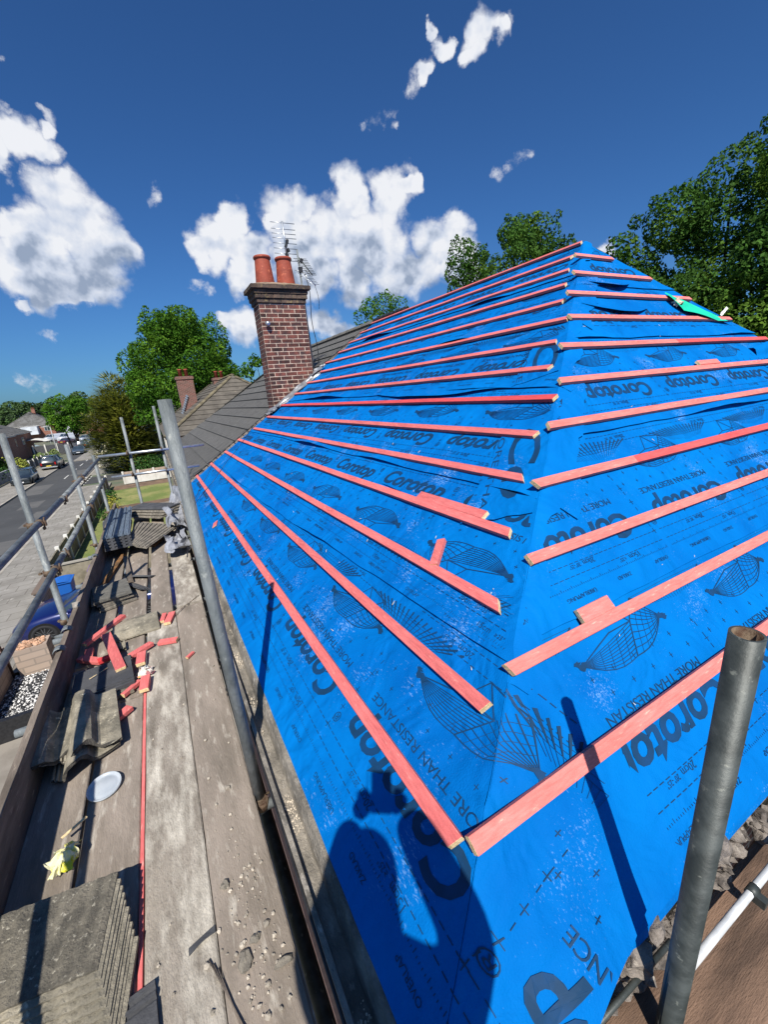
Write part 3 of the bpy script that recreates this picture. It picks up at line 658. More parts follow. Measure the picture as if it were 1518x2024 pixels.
# fabric of the bottom hem hanging over the wall head
b = MB()
b.grid(60, 4, lambda u, v: Vector((.55+u*8, Y0-.385*cQ-.012*v+.008*nzv(u*30, v), Z1-.385*sQ-.03*v+.012*nzv(u*22, 4))), 0, True)
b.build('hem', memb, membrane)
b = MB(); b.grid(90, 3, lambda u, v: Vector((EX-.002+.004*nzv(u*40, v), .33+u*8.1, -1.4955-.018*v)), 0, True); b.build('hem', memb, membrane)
# green sheet showing near the far hip, curled corner and loose black sheet
b = MB(); b.grid(18, 6, lambda u, v: hipP(5.02+u*.62-(.36*v*sin(max(0, u)*pi)**.6 if 0 < u < 1 else 0), 2.88-u*.52-.10*v*sin(u*pi), .035+.03*abs(sin(u*7))*v), 0, True); b.build('turquoise_sheet', green, membrane)
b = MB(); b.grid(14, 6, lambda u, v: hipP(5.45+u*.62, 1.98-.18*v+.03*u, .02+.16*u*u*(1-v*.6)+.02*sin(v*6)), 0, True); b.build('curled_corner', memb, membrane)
b = MB(); b.grid(14, 8, lambda u, v: hipP(5.35+u*1.0, 1.72-.30*v*u-.02, .03+.07*sin(u*pi)*(1-v)+.03*u), 0, True); b.build('dark_sheet', memb_back, membrane)
# raised flaps of free edges
def flap(fn, name='loose_flap', m=None): b = MB(); b.grid(20, 5, fn, 0, True); return b.build(name, m or memb, membrane)
flap(lambda u, v: mainP(2.35+u*2.1, 2.30-.10*v*(.4+sin(u*pi)), .014+.028*v*sin(u*pi)+.006*sin(u*14)*v))
flap(lambda u, v: hipP(3.46+u*.95, 2.66-.14*v*sin(u*pi)-.05*u, .016+.035*v*sin(u*pi*1.0)))
flap(lambda u, v: hipP(3.90+u*.65, 3.02-.12*v*sin(u*pi), .016+.05*v*sin(u*pi)))
flap(lambda u, v: mainP(1.85+u*.9, 1.12-.06*v*(1-u), .012+.01*v*sin(u*pi)))
# patches laid along the hip
HA = radians(60.24)
def alongP(a, w, s, off):   # a metres up the hip from height s, w metres into the long slope
    ss = s+a*sin(HA)-w*cos(HA); return mainP(YH(s)+.015+a*cos(HA)+w*sin(HA), ss, off)
def strip_patch(s, L_, w, off, sd=0):
    b = MB(); b.grid(26, 12, lambda u, v: alongP(L_*u+.02*nzv(v*5, sd), (w+.04*nzv(u*4, sd+3)-.10*u)*v, s, off+.003*nzv(u*3, v*3)+.006*v*v), 0, True)
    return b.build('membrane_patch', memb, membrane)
pa = strip_patch(1.22, .82, .40, .014, 2)
pb_ = strip_patch(2.42, .60, .34, .014, 7)
# ---- printing
GL = {}
def glyph(text, bold=0, shear=0):
    key = (text, bold, shear)
    if key in GL: return GL[key]
    cu = bpy.data.curves.new('t', 'FONT'); cu.body = text; cu.size = 1; cu.offset = bold; cu.shear = shear; cu.resolution_u = 3
    if len(text) > 10: cu.space_character = .95
    o = bpy.data.objects.new('t', cu); COL.objects.link(o)
    me = bpy.data.meshes.new_from_object(o); bm = bmesh.new(); bm.from_mesh(me)
    bmesh.ops.triangulate(bm, faces=bm.faces)
    for _ in range(2):
        es = [e for e in bm.edges if e.calc_length() > .22]
        if es and len(text) < 9: bmesh.ops.subdivide_edges(bm, edges=es, cuts=1)
        bmesh.ops.triangulate(bm, faces=bm.faces)
    vs = [(v.co.x, v.co.y) for v in bm.verts]; fs = [tuple(v.index for v in f.verts) for f in bm.faces]
    bm.free(); bpy.data.objects.remove(o); bpy.data.curves.remove(cu)
    x0 = min(v[0] for v in vs); x1 = max(v[0] for v in vs); y0 = min(v[1] for v in vs); y1 = max(v[1] for v in vs)
    vs = [((v[0]-x0)/(x1-x0), v[1]) for v in vs]; GL[key] = (vs, fs); return GL[key]
def T(shapes, text, a, d, w, h, bold=0, shear=0, rot=0):
    """text starting at a, baseline at depth d below the top edge, width w, em height h; rot turns it by quarter turns"""
    vs, fs = glyph(text, bold, shear); c, s = cos(rot), sin(rot)
    shapes.append(([(a+v[0]*w*c-v[1]*h*s, d-(v[0]*w*s+v[1]*h*c)) for v in vs], fs))
def Lq(shapes, p0, p1, w, w2=None, n=1):
    w2 = w if w2 is None else w2
    dx, dy = p1[0]-p0[0], p1[1]-p0[1]; L_ = hypot(dx, dy) or 1e-6; nx, ny = -dy/L_, dx/L_
    vs = []; n = max(1, int(L_/.06))
    for k in range(n+1):
        t = k/n; ww = (w+(w2-w)*t)/2; vs += [(p0[0]+dx*t+nx*ww, p0[1]+dy*t+ny*ww), (p0[0]+dx*t-nx*ww, p0[1]+dy*t-ny*ww)]
    shapes.append((vs, [(2*k, 2*k+1, 2*k+3, 2*k+2) for k in range(n)]))
def curve(shapes, pts, w, w2=None):
    for k in range(len(pts)-1):
        t0 = k/(len(pts)-1); Lq(shapes, pts[k], pts[k+1], w if w2 is None else w+(w2-w)*t0)
def blob(shapes, c, r, k=1.6, ang=0):
    n = 12; shapes.append(([(c[0]+cos(2*pi*i/n+ang)*r*(1+.45*cos(3*i))*k, c[1]+sin(2*pi*i/n+ang)*r*(1+.3*sin(5*i))) for i in range(n)], [tuple(range(n))]))
PER = .945
def period_art(detail):
    sh = []
    T(sh, 'Corotop', -.045, .365, .735, .185, .030, .22)
    if detail > 0:
        T(sh, '®', .745, .285, .04, .06)
        T(sh, 'MORE THAN RESISTANCE', -.02, .462, .70, .052)
        for k in range(7):
            for j, dd in enumerate((.515, .585)):
                a = -.03+k*.132+(.06 if j else 0); Lq(sh, (a-.009, dd), (a+.009, dd), .0028); Lq(sh, (a, dd-.011), (a, dd+.011), .0028)
        for k in range(7): Lq(sh, (-.165, .24+k*.052), (-.165, .262+k*.052), .0028)
        for k in range(4):
            dd = .215+k*.093; Lq(sh, (-.18, dd), (-.15, dd), .003); Lq(sh, (-.165, dd-.016), (-.165, dd+.016), .003)
    for dd in (.158, .213, .80, .86):
        n = 26 if detail > 0 else 9
        for k in range(n): a = -.165+PER*k/n; Lq(sh, (a, dd), (a+PER/n*.68, dd), .0030)
    T(sh, '15cm', .06, .152, .075, .037); T(sh, '20cm', .35, .208, .08, .037); T(sh, '20cm', .42, .845, .085, .04)
    if detail > 0:
        T(sh, '≥25°', .16, .150, .05, .026); T(sh, '20°-25°', .45, .205, .075, .026); T(sh, '20°-25°', .53, .842, .08, .028)
        T(sh, '15cm', .60, .905, .075, .037); T(sh, '≥25°', .70, .903, .05, .026)
        T(sh, 'OVERLAP', -.11, .080, .115, .026); T(sh, 'ZAKŁAD', .20, .080, .10, .026); T(sh, 'ÜBERLAPPUNG', .46, .080, .19, .026)
        T(sh, 'OVERLAP', .10, .955, .115, .026); T(sh, 'ZAKŁAD', .42, .955, .10, .026); T(sh, 'ÜBERLAPPUNG', .62, .955, .19, .026)
        for k in range(70):
            a = -.16+k*PER/70; h = .014 if k % 5 == 0 else .007
            Lq(sh, (a, .112), (a, .112+h), .0022); Lq(sh, (a, .925), (a, .925-h), .0022)
    # hanging nets between pairs of birds, fans of strokes between the nets
    BLp, BRp = (.563, .640), (.005, .665); R0, R1, R2 = (.275, .575), (.190, .702), (.112, .781); nt_ = 10 if detail > 0 else 6
    def lerp2(p, q, t): return (p[0]+(q[0]-p[0])*t, p[1]+(q[1]-p[1])*t)
    left = []; right = []
    for k in range(nt_):
        t = k/(nt_-1); r = lerp2(R0, R1, t); sag = .030*(1-t)+.004
        pl = [lerp2(BLp, r, j/6) for j in range(7)]; pl = [(x, y-sag*sin(pi*j/6)) for j, (x, y) in enumerate(pl)]; left.append(pl); curve(sh, pl, .0026 if k else .0042, .0034)
        r2 = lerp2(R0, R1, t*2) if t < .5 else lerp2(R1, R2, t*2-1)
        pr_ = [lerp2(r2, BRp, j/6) for j in range(7)]; pr_ = [(x, y-.030*(1-t)*sin(pi*j/6)) for j, (x, y) in enumerate(pr_)]; right.append(pr_); curve(sh, pr_, .0046 if k in (0, nt_-1) else .0034, .0026)
    if detail > 0:
        for j in (1, 2, 3, 4, 5): curve(sh, [p[j] for p in left], .0016)
        for j in (1, 2, 3, 4, 5): curve(sh, [p[j] for p in right], .0016)
    for a_0, a_1 in ((R0, R1), (R1, R2), ((.285, .80), R1), ((.285, .80), R2), ((.285, .80), (.34, .70)), (BLp, (.34, .70)), ((.34, .70), R1)): Lq(sh, a_0, a_1, .0052)
    for (x, y, r, an) in ((BLp[0], BLp[1], .015, .6), (BLp[0]+.02, BLp[1]+.016, .011, 2), (BRp[0], BRp[1], .015, 1.9), (BRp[0]-.022, BRp[1]-.012, .011, .4)): blob(sh, (x, y), r, 1.5, an)
    nf = 19 if detail > 0 else 9
    fan = []
    for k in range(nf):
        t = -.97+1.94*k/(nf-1); p0 = (.80-.24*t, .748+.01*abs(t)); p1 = (.80-.36*t, .832-.022*abs(t)); Lq(sh, p0, p1, .0036, .0105); fan.append((p0, p1))
        if detail > 0: Lq(sh, (.80-.17*t, .700+.02*abs(t)), p0, .0013)
    if detail > 0:
        for q in (.0, .25, .5): curve(sh, [lerp2(p0, p1, q) for p0, p1 in fan], .0013)
    return sh
ART = {1: period_art(1), 0: period_art(0)}
def emit(b, shapes, fn, clip):
    for vs, fs in shapes:
        ps = [fn(a, d) for a, d in vs]
        if clip and any(p is None for p in ps): continue
        ff = [f for f in fs if all(ps[q] is not None for q in f)]
        if ff:
            use = sorted({q for f in ff for q in f}); ix = {q: n for n, q in enumerate(use)}
            b.add([ps[q] for q in use], [tuple(ix[q] for q in f) for f in ff])
LIFT = .0022
def print_main(i, flipped, yC, lo, hi):
    """print roll i of the long slope; flipped rolls read away from the eaves"""
    s0, s1 = MAIN_ROLLS[i]; s1p = MAIN_ROLLS[i+1][0]-.012 if i+1 < len(MAIN_ROLLS) else s1
    b = MB(); kk = range(-1, 11) if flipped else range(-1, 11)
    for k in kk:
        near = k <= 2
        def fn(a, d, k=k):
            if flipped: y = yC+k*PER+a; s = s0+d
            else: y = yC+k*PER-a; s = 1.505-d
            if s > s1p+(TILT(i+1, y) if i < 5 else 0) or s < s0+.02+TILT(i, y) or y > VY-.08: return None
            if y < YH(s)+(.02 if i else 0):
                if i == 0: return None
                return None
            return mainP(y, s, off_main(i, s)+LIFT+(lift((s-s0)/(s1-s0), y, i+2.5, .012+.005*i) if i else 0))
        emit(b, ART[1 if near or (k < 5 and i < 3) else 0], fn, i == 0 and k < 1)
    if b.v: b.build('printing', ink, msheets[i])
print_main(0, True, .655, 0, 0)
print_main(1, False, 2.70, 0, 0)
print_main(2, True, 1.75, 0, 0)
print_main(3, True, 2.35, 0, 0)
print_main(4, True, 2.9, 0, 0)
print_main(5, True, 3.3, 0, 0)
def print_hip(i, xC, flipped=True):
    s0, s1 = HIP_ROLLS[i]; s1p = HIP_ROLLS[i+1][0]-.012 if i+1 < len(HIP_ROLLS) else s1
    b = MB()
    for k in range(-4, 9):
        def fn(a, d, k=k):
            if flipped: x = xC+k*.98-a; t = s0+d
            else: x = xC+k*.98+a; t = s0+1.03-d
            lim = XH(t)+.02
            if i == 0: lim = max(lim, 1.20+.02*sin(t*9)) if t < .33 else max(lim, 1.12)
            if t > s1p or t < s0+.02 or x < lim or x > TX(t)-.03: return None
            if i == 0 and t < .42 and wrap_cov(x, t): return None
            return hipP(x, t, off_hip(i, t)+LIFT+(lift((t-s0)/(s1-s0), x, i+12.5, .012+.005*i) if i else 0))
        emit(b, ART[1 if i < 3 and k < 4 else 0], fn, None)
    if b.v: b.build('printing', ink, hsheets[i])
def wrap_cov(x, t):
    # is this hip point under the wrapped corner sheet?
    d = (x-.570)/1.0527-t     # rough distance below the hip line measured on the hip face
    return False if d < 0 else (x-XH(t)) < .0
print_hip(0, 1.82); print_hip(1, 2.02); print_hip(2, 3.25); print_hip(3, 3.0); print_hip(4, 3.9)
# printing of the roll that turns round the corner
b = MB()
def DL(s): return .70 if s < .12 else max(.04, .70*(1-((s+.345)/.93-.5)*1.5))
for k in (-1, 0):
    for vs, fs in ART[1]:
        ys = [(.655+k*PER+a, -.345+d) for a, d in vs]
        if all(y >= YH(s) for y, s in ys): continue
        ps = [wrapP(y, s, .004+.010*min(1, max(0, YH(s)-y)*12)+LIFT+.0014) for y, s in ys]
        good = [s < .565 and YH(s)-y < DL(s)-.01 and (p.y > .388-.2*(.98-p.x)+.005) for (y, s), p in zip(ys, ps)]
        b.add(ps, [f for f in fs if all(good[q] for q in f)])
b.build('printing', ink, wsheet)
# printing on the patches laid along the hip
def print_patch(pat, s, L_, w, off, t1, t2):
    b = MB(); sh = []; T(sh, t1, .03, .20, L_*.75, .26, .02, .15); T(sh, t2, .05, .30, L_*.8, .062)
    for k in range(5): Lq(sh, (.05+k*.13-.009, .345), (.05+k*.13+.009, .345), .0028); Lq(sh, (.05+k*.13, .334), (.05+k*.13, .356), .0028)
    for vs, fs in sh:
        if max(v[1] for v in vs) > w-.03: continue
        b.add([alongP(L_-.04-a, d+.01, s, off+.006*(d/w)**2) for a, d in vs], fs)
    b.build('printing', ink, pat)
print_patch(pa, 1.22, .82, .40, .0168, 'Co', 'ORE THA')
print_patch(pb_, 2.42, .60, .34, .0168, 'C', 'MORE')
# ------------------------------------------------------------------ battens
ORD = ['lowest', 'second', 'third', 'fourth', 'fifth', 'sixth', 'seventh', 'eighth', 'ninth', 'tenth', 'eleventh', 'twelfth', 'thirteenth', 'fourteenth', 'topmost']
near_y = [.694, .882, 1.112, 1.336, 1.525, 1.697, 1.806, 2.091, 2.281, 2.415, 2.685, 2.897, 3.096, 3.290, 3.40]
def batten(fn, u0, u1, m, lab, grp, w=.05, h=.025, base=.013, skew0=0, skew1=0, seed=0, twist=0, split=None, m2=None):
    b = MB(); n = 26; rows = []
    for k in range(n+1):
        u = u0+(u1-u0)*k/n; dv = .003*nzv(u*.8, seed)+twist*(k/n-.5); dz = .003*nzv(u*1.1, seed+5)
        sk = skew0*(1-k/n)+skew1*(k/n)
        for vv, hh in ((0, 0), (w, 0), (w, h), (0, h)):
            uu = u+(sk*(vv/w-.5) if k in (0, n) else 0)
            rows.append(fn(uu, vv-.0+dv, base+hh+dz))
    for k in range(n): b.add(rows[4*k:4*k+8], [(q, 4+q, 4+(q+1) % 4, (q+1) % 4) for q in range(4)], 2 if split and u0+(u1-u0)*(k+.5)/n > split else 0)
    b.add([rows[q] for q in range(4)], [(0, 1, 2, 3)], 1); b.add([rows[4*n+q] for q in range(4)], [(3, 2, 1, 0)], 1)
    if lab is None: return b
    o = b.build('roof_batten', [m, bat_end, m2 or m], bevel=.0015)
    return tag(o, lab, 'batten', grp)
rb = random.Random(4)
for k in range(15):
    s = k*G; far = VY+rb.uniform(-.08, .06)-(.05 if k == 5 else 0)
    if k in (4, 5, 6, 7): far = min(far, 8.20)
    batten(lambda u, v, o, s=s: planeP(u, s+v, o), near_y[k], far, bat_mid if k == 6 else bat_red,
           '%s pink batten counting up from the eaves on the long blue slope' % ORD[k], 'pink battens across the long blue slope',
           skew0=rb.uniform(-.02, .03) if k not in (2, 4) else .05, seed=k)
HD = ORD[:10]+['topmost']
near_x = [.524, .927, 1.297, 1.612, 1.989, 2.383, 2.693, 3.097, 3.374, 3.768, 4.104]
far_x = [7.95, 7.65, 7.35, 7.05, 6.72, 6.38, 6.02, 5.74, 5.38, 5.04, 4.72]
planeH = lambda x, t, o=0: Vector((x, Y0+t*cQ, Z1+t*sQ))+NH*o
for k in range(11):
    t = k*G-.005
    batten(lambda u, v, o, t=t: planeH(u, t+v, o), near_x[k], far_x[k], bat_red_x,
           '%s salmon batten counting up from the eaves on the hip end at right' % HD[k], 'salmon battens across the hip end',
           skew0=rb.uniform(-.03, .02), seed=k+30, base=.030 if k == 0 else .014, split={3: 2.4, 6: 4.2}.get(k), m2=bat_mid_x)
# short offcuts resting on the membrane
def offcut(c, ax, up, L_, w, h, m, lab, grp='red timber offcuts'):
    ax = Vector(ax).normalized(); up = Vector(up).normalized(); sd = up.cross(ax).normalized(); up = ax.cross(sd)
    R = Matrix((ax, sd, up)).transposed(); b = MB(); b.box(Vector(c)+up*h/2, (L_, w, h), R, mi_end=1, ax=0, jit=.0022)
    o = b.build('timber_offcut', [m, bat_end], bevel=.0012); return tag(o, lab, 'offcut', grp)
AY = Vector((0, 1, 0)); AS = Vector((cP, 0, sP)); AX = Vector((1, 0, 0)); AT = Vector((0, cQ, sQ))
offcut(planeP(1.86, 3*G+.075, .014), -AY+AS*.0, NM, .62, .05, .025, bat_red, 'pink offcut lying against the upper edge of the fourth batten on the long slope')
offcut(planeP(1.63, 2*G+.115, .02), AS*.9+AY*.55, NM, .17, .05, .025, bat_red, 'short pink offcut standing slantwise above the third batten on the long slope')
offcut(planeH(1.46, G+.075, .02), AX, NH, .20, .06, .022, bat_red_x, 'short salmon offcut tucked behind the second batten on the hip end')
offcut(planeH(4.35, 5*G+.072, .02), AX, NH, .34, .05, .025, bat_red_x, 'salmon offcut resting behind the sixth batten of the hip end')
offcut(planeP(5.05, -.13, .012), AY+AS*.3, NM, .13, .06, .008, bat_red, 'tiny pink chip lying near the eaves left of the lowest batten')
offcut(planeH(5.02, 2.99, .0)+Vector((-.17, .33, .18)), Vector((1, .3, .18)), NH, .22, .05, .03, bat_red_x, 'batten end poking up beyond the top of the far hip')
offcut(planeH(5.33, 2.55, .0)+Vector((0, .22, .12)), Vector((1, .3, .1)), NH, .16, .05, .03, bat_red_x, 'batten end peeping over the turquoise sheet')
offcut(planeH(5.72, 2.25, .0)+Vector((.02, .2, .06)), Vector((1, .3, .0)), NH, .12, .05, .03, bat_red_x, 'small batten end lowest of those beyond the far hip')
b = MB(); crumple(b, lambda u, v: planeH(4.90+.09*u, 2.62+.08*v, .03+.05*sin(u*pi)), 6, 6, .03, 5)
tag(b.build('crumpled_wrapper', mat('cream_paper', srgb('d8c8b4'), srgb('b08a72'), 30, .8)), 'crumpled cream scrap beside the ninth salmon batten', 'litter')
b = MB(); crumple(b, lambda u, v: planeH(5.58+.15*u, 2.46+.07*u+.03*v, .04+.05*u*u), 8, 4, .008, 6)
tag(b.build('white_cloth_strip', mat('white_cloth', srgb('dcdcd8'), rough=.8)), 'white curled strip at the right end of the eighth salmon batten', 'litter')
# nails and wood splinters scattered on the blue
b = MB(); rg = random.Random(9)
for _ in range(46):
    y = rg.uniform(.9, 4.5); s = rg.uniform(-.25, 1.6)
    if y < YH(s)+.1: continue
    a = rg.random()*6; p = mainP(y, s, .013); dd = Vector((cos(a)*cP, sin(a), cos(a)*sP))*rg.uniform(.008, .028); b.tube(p, p+dd+NM*.004, .0014, 4)
for _ in range(30):
    x = rg.uniform(1.3, 4.5); t = rg.uniform(-.2, 2.4)
    if x < XH(t)+.1: continue
    a = rg.random()*6; p = hipP(x, t, .013); dd = (AX*cos(a)+AT*sin(a))*rg.uniform(.008, .028); b.tube(p, p+dd+NH*.004, .0014, 4)
tag(b.build('wood_splinters', mat('pale_splinter', srgb('e6dcc0'))), 'pale wood splinters scattered over the blue membrane', 'splinters', kind='stuff')
# ------------------------------------------------------------------ scaffold deck
def board(x0, x1, y0, y1, z, m, lab, grp='scaffold boards of the long deck', dx=0, th=.038, along='y', iron=True):
    """plank with worn edges; dx skews its far end"""
    b = MB(); n = 40; rows = []
    sd = random.random()*50
    for k in range(n+1):
        u = k/n; y = y0+(y1-y0)*u; o = dx*u
        a, c = x0+o+.003*nzv(y*3, sd), x1+o+.003*nzv(y*3, sd+9)
        zz = z+.003*nzv(y*1.2, sd)
        for px, pz in ((a, zz-th), (a, zz-.004), (a+.005, zz), (c-.005, zz), (c, zz-.004), (c, zz-th)):
            rows.append(Vector((px, y, pz)) if along == 'y' else Vector((y, px, pz)))
    b.add(rows, [(6*k+q, 6*(k+1)+q, 6*(k+1)+(q+1) % 6, 6*k+(q+1) % 6) for k in range(n) for q in range(6)], 0)
    b.add(rows[:6], [tuple(range(6))]); b.add(rows[-6:], [tuple(range(6))[::-1]])
    o = b.build('scaffold_board', m); return tag(o, lab, 'scaffold board', grp)
board(-.172, .050, -.9, 3.86, DZ, boardm, 'brown stained plank next to the gutter, nearest the camera')
board(-.397, -.176, -.9, 3.80, DZ+.002, cement_board, 'pale cement spattered plank in the middle of the deck near the camera')
board(-.640, -.418, -.9, 2.72, DZ-.002, boardm, 'plank left of the red batten strip, under the white lid')
board(-.868, -.652, -.9, 3.30, DZ-.004, boardm, 'plank along the toe board under the broken concrete tiles')
board(-.638, -.420, 2.74, 3.62, DZ-.006, boardm, 'short plank under the pile of red offcuts')
board(-.160, .058, 3.90, 7.9, DZ+.003, cement_board, 'far pale plank next to the roof, beyond the cut joint', dx=.01)
board(-.372, -.195, 3.85, 7.9, DZ+.008, boardm, 'narrow far plank beside the blue slit of light', dx=.015)
board(-.638, -.412, 3.66, 7.9, DZ-.002, boardm, 'far plank leading under the silvery ribbed tiles', dx=.02)
board(-.872, -.655, 3.34, 7.9, DZ-.004, boardm, 'far plank along the toe board under the stacked slates')
board(-.42, .06, 7.9, 8.8, DZ+.012, boardm, 'brown end plank closing the deck at its far end', th=.03)
board(-.63, -.42, 7.95, 8.8, DZ+.006, boardm, 'narrow end plank at the far left end of the deck')
offcut((-.407, 1.30, DZ-.020), (0, 1, 0), (0, 0, 1), 2.9, .0165, .024, bat_red, 'long thin red batten strip lying in the gap between two planks', 'red timber offcuts')
# side deck along the hip end
board(.135, .362, .45, 4.6, DZ+.005, brownboard, 'brown plank along the hip end, nearest the wall', 'brown planks of the side deck', along='x')
board(-.098, .127, .45, 4.6, DZ+.003, brownboard, 'second brown plank of the side deck under the white pipe', 'brown planks of the side deck', along='x')
board(-.333, -.106, .45, 4.6, DZ+.002, brownboard, 'third brown plank of the side deck, farthest from the wall', 'brown planks of the side deck', along='x')
# toe board
b = MB(); n = 60; rows = []
for k in range(n+1):
    y = -.6+k*9.0/n; w = .012*nzv(y*.6, 3); tz = .008*nzv(y*2.3, 8)
    for px, pz in ((-.900+w, DZ-.03), (-.900+w, -1.532+tz), (-.866+w, -1.530+tz), (-.866+w, DZ-.03)): rows.append(Vector((px, y, pz)))
b.add(rows, [(4*k+q, 4*(k+1)+q, 4*(k+1)+(q+1) % 4, 4*k+(q+1) % 4) for k in range(n) for q in range(4)], 0)
b.add(rows[:4], [(0, 1, 2, 3)]); b.add(rows[-4:], [(3, 2, 1, 0)])
toe = tag(b.build('toe_board', toem), 'weathered toe board standing on edge along the street side of the deck', 'toe board')
for i, (y, l) in enumerate(((3.25, 1), (3.55, 1), (5.35, 1))):
    b = MB(); b.grid(8, 3, lambda u, v: Vector((-.883+.034*cos(pi*u), y-.03+.06*v, -1.535+.028*sin(pi*u))), 0, True); b.build('board_clip', galv, toe, solid=.004)
b = MB(); b.box((-.883, 4.0, -1.522), (.05, .11, .012), RZ(.2)); b.build('worn_chip', cement_board, toe)
# tubes
def tube_thing(name, p0, p1, lab, grp, m=galv, r=.02415, coup=(), n=20, hollow=0):
    b = MB(); b.tube(p0, p1, r, n, hollow=hollow, mi_in=1 if hollow else None); o = b.build(name, [m, rusty] if hollow else [m]); tag(o, lab, 'scaffold tube', grp); return o
def coupler(parent, c, a1, a2=None, r=.030):
    """clamp round one tube with bolt and swivel plate"""
    c = Vector(c); a1 = Vector(a1).normalized(); b = MB()
    b.tube(c-a1*.022, c+a1*.022, r, 16)
    s_ = a1.orthogonal().normalized(); s_ = Matrix.Rotation(random.random()*.8+.6, 3, a1) @ s_
    b.box(c+s_*.034, (.022, .022, .044)); b.tube(c+s_*.03-a1.cross(s_)*.05, c+s_*.03+a1.cross(s_)*.055, .006, 8); b.box(c+s_*.03+a1.cross(s_)*.04, (.019, .019, .019))
    return b.build('coupler', rusty, parent)
PX = -1.005
posts = [(4.05, -.085, 'nearest street side standard, left of the blue car'), (6.35, -.335, 'second street side standard, in front of the black pickup'), (8.36, -.66, 'far street side standard, lowest, at the corner of the guard rails')]
for y, zt, l in posts:
    o = tube_thing('scaffold_standard', (PX, y, GZ), (PX+.01, y, zt), 'grey '+l, 'scaffold standards', hollow=.004)
    for z in (-.80, -1.21, -1.66): coupler(o, (PX, y, z), (0, 0, 1))
o = tube_thing('scaffold_standard', (-.535, 8.42, GZ), (-.462, 8.42, -.095), 'slim grey standard in front of the golden conifer', 'scaffold standards', hollow=.004)
for z in (-.71, -1.085): coupler(o, (-.50, 8.40, z), (0, 0, 1))
o = tube_thing('scaffold_standard', (-.025, 8.42, GZ), (.058, 8.42, .045), 'far standard mostly hidden behind the thick inner pole', 'scaffold standards', hollow=.004)
for z in (-.71, -1.085): coupler(o, (.03, 8.40, z), (0, 0, 1))
o = tube_thing('scaffold_standard', (.073, 1.62, -1.86), (.052, 1.735, .028), 'thick grey inner pole rising beside the gutter in the middle of the picture', 'scaffold standards', m=galv, hollow=.004, n=32)
coupler(o, (.075, 1.60, -1.80), (0, 0, 1))
o = tube_thing('scaffold_standard', (.842, .248, GZ), (.872, .262, -.482), 'dark steel pole with open top in the lower right in front of the hip end', 'scaffold standards', m=galv_dark, r=.0275, hollow=.0045, n=40)
coupler(o, (.846, .25, -1.86), (0, 0, 1))
RXx = -.952
o = tube_thing('guard_rail', (RXx, -.4, -.815), (RXx-.004, 5.1, -.79), 'upper guard rail tube, near length', 'guard rail tubes'); coupler(o, (RXx, 4.05, -.795), (0, 1, 0)); coupler(o, (RXx, 5.06, -.79), (0, 1, 0), r=.031)
o = tube_thing('guard_rail', (RXx+.004, 5.0, -.785), (RXx, 8.5, -.757), 'upper guard rail tube, far length ending at the corner', 'guard rail tubes'); coupler(o, (RXx, 6.35, -.77), (0, 1, 0))
o = tube_thing('guard_rail', (RXx, -.4, -1.245), (RXx, 4.5, -1.19), 'lower guard rail tube, near length', 'guard rail tubes'); coupler(o, (RXx, 4.05, -1.195), (0, 1, 0)); coupler(o, (RXx, 4.45, -1.19), (0, 1, 0), r=.031)
o = tube_thing('guard_rail', (RXx+.004, 4.4, -1.185), (RXx, 8.6, -1.11), 'lower guard rail tube, far length', 'guard rail tubes'); coupler(o, (RXx, 6.35, -1.15), (0, 1, 0))
o = tube_thing('guard_rail', (-.93, 8.36, -.70), (.735, 8.34, -.712), 'upper cross rail closing the far end of the deck', 'guard rail tubes', m=alu, r=.022); coupler(o, (-.5, 8.36, -.705), (1, 0, 0)); coupler(o, (.03, 8.36, -.71), (1, 0, 0))
o = tube_thing('guard_rail', (-.82, 8.36, -1.075), (.59, 8.34, -1.08), 'lower cross rail closing the far end of the deck', 'guard rail tubes', m=alu, r=.022); coupler(o, (-.5, 8.36, -1.08), (1, 0, 0)); coupler(o, (.03, 8.36, -1.08), (1, 0, 0))
for i, y in enumerate((.35, 1.6, 2.9, 4.05, 5.3, 6.35, 8.36)):
    tube_thing('transom_tube', (-1.12, y, DZ-.070), (.20 if y < 2 else .12, y, DZ-.070), 'cross tube under the deck, number %s from the camera' % ORD[i].replace('lowest', 'first'), 'cross tubes under the deck')
tube_thing('ledger_tube', (PX+.05, -.5, DZ-.125), (PX+.05, 8.6, DZ-.125), 'long tube under the street edge of the deck', 'long tubes under the deck')
tube_thing('ledger_tube', (.085, -.5, DZ-.21), (.085, 8.6, DZ-.21), 'long dark tube under the wall edge of the deck', 'long tubes under the deck', m=galv_dark)
# lattice ladder beam and lower lift seen through the slot beside the wall
lb = thing('ladder_beam', (.11, 1, -2.6), 'dark ladder beam standing in the slot between deck and wall', 'ladder beam')
b = MB(); b.tube((.115, -.4, -2.15), (.115, 3.4, -2.15), .012, 8); b.tube((.115, -.4, -2.75), (.115, 3.4, -2.75), .012, 8); b.build('rail', galv_dark, lb)
b = MB()
for k in range(11): b.tube((.115, -.4+k*.36, -2.75), (.115, -.4+k*.36+.18, -2.15), .009, 8)
b.build('rung', galv_dark, lb)
board(-.20, .03, -.6, 3.3, -3.75, boardm, 'grey plank of the lower lift seen through the slot, outer', 'planks of the lower lift')
board(.035, .20, -.6, 3.3, -3.75, cement_board, 'grey plank of the lower lift seen through the slot, inner', 'planks of the lower lift')
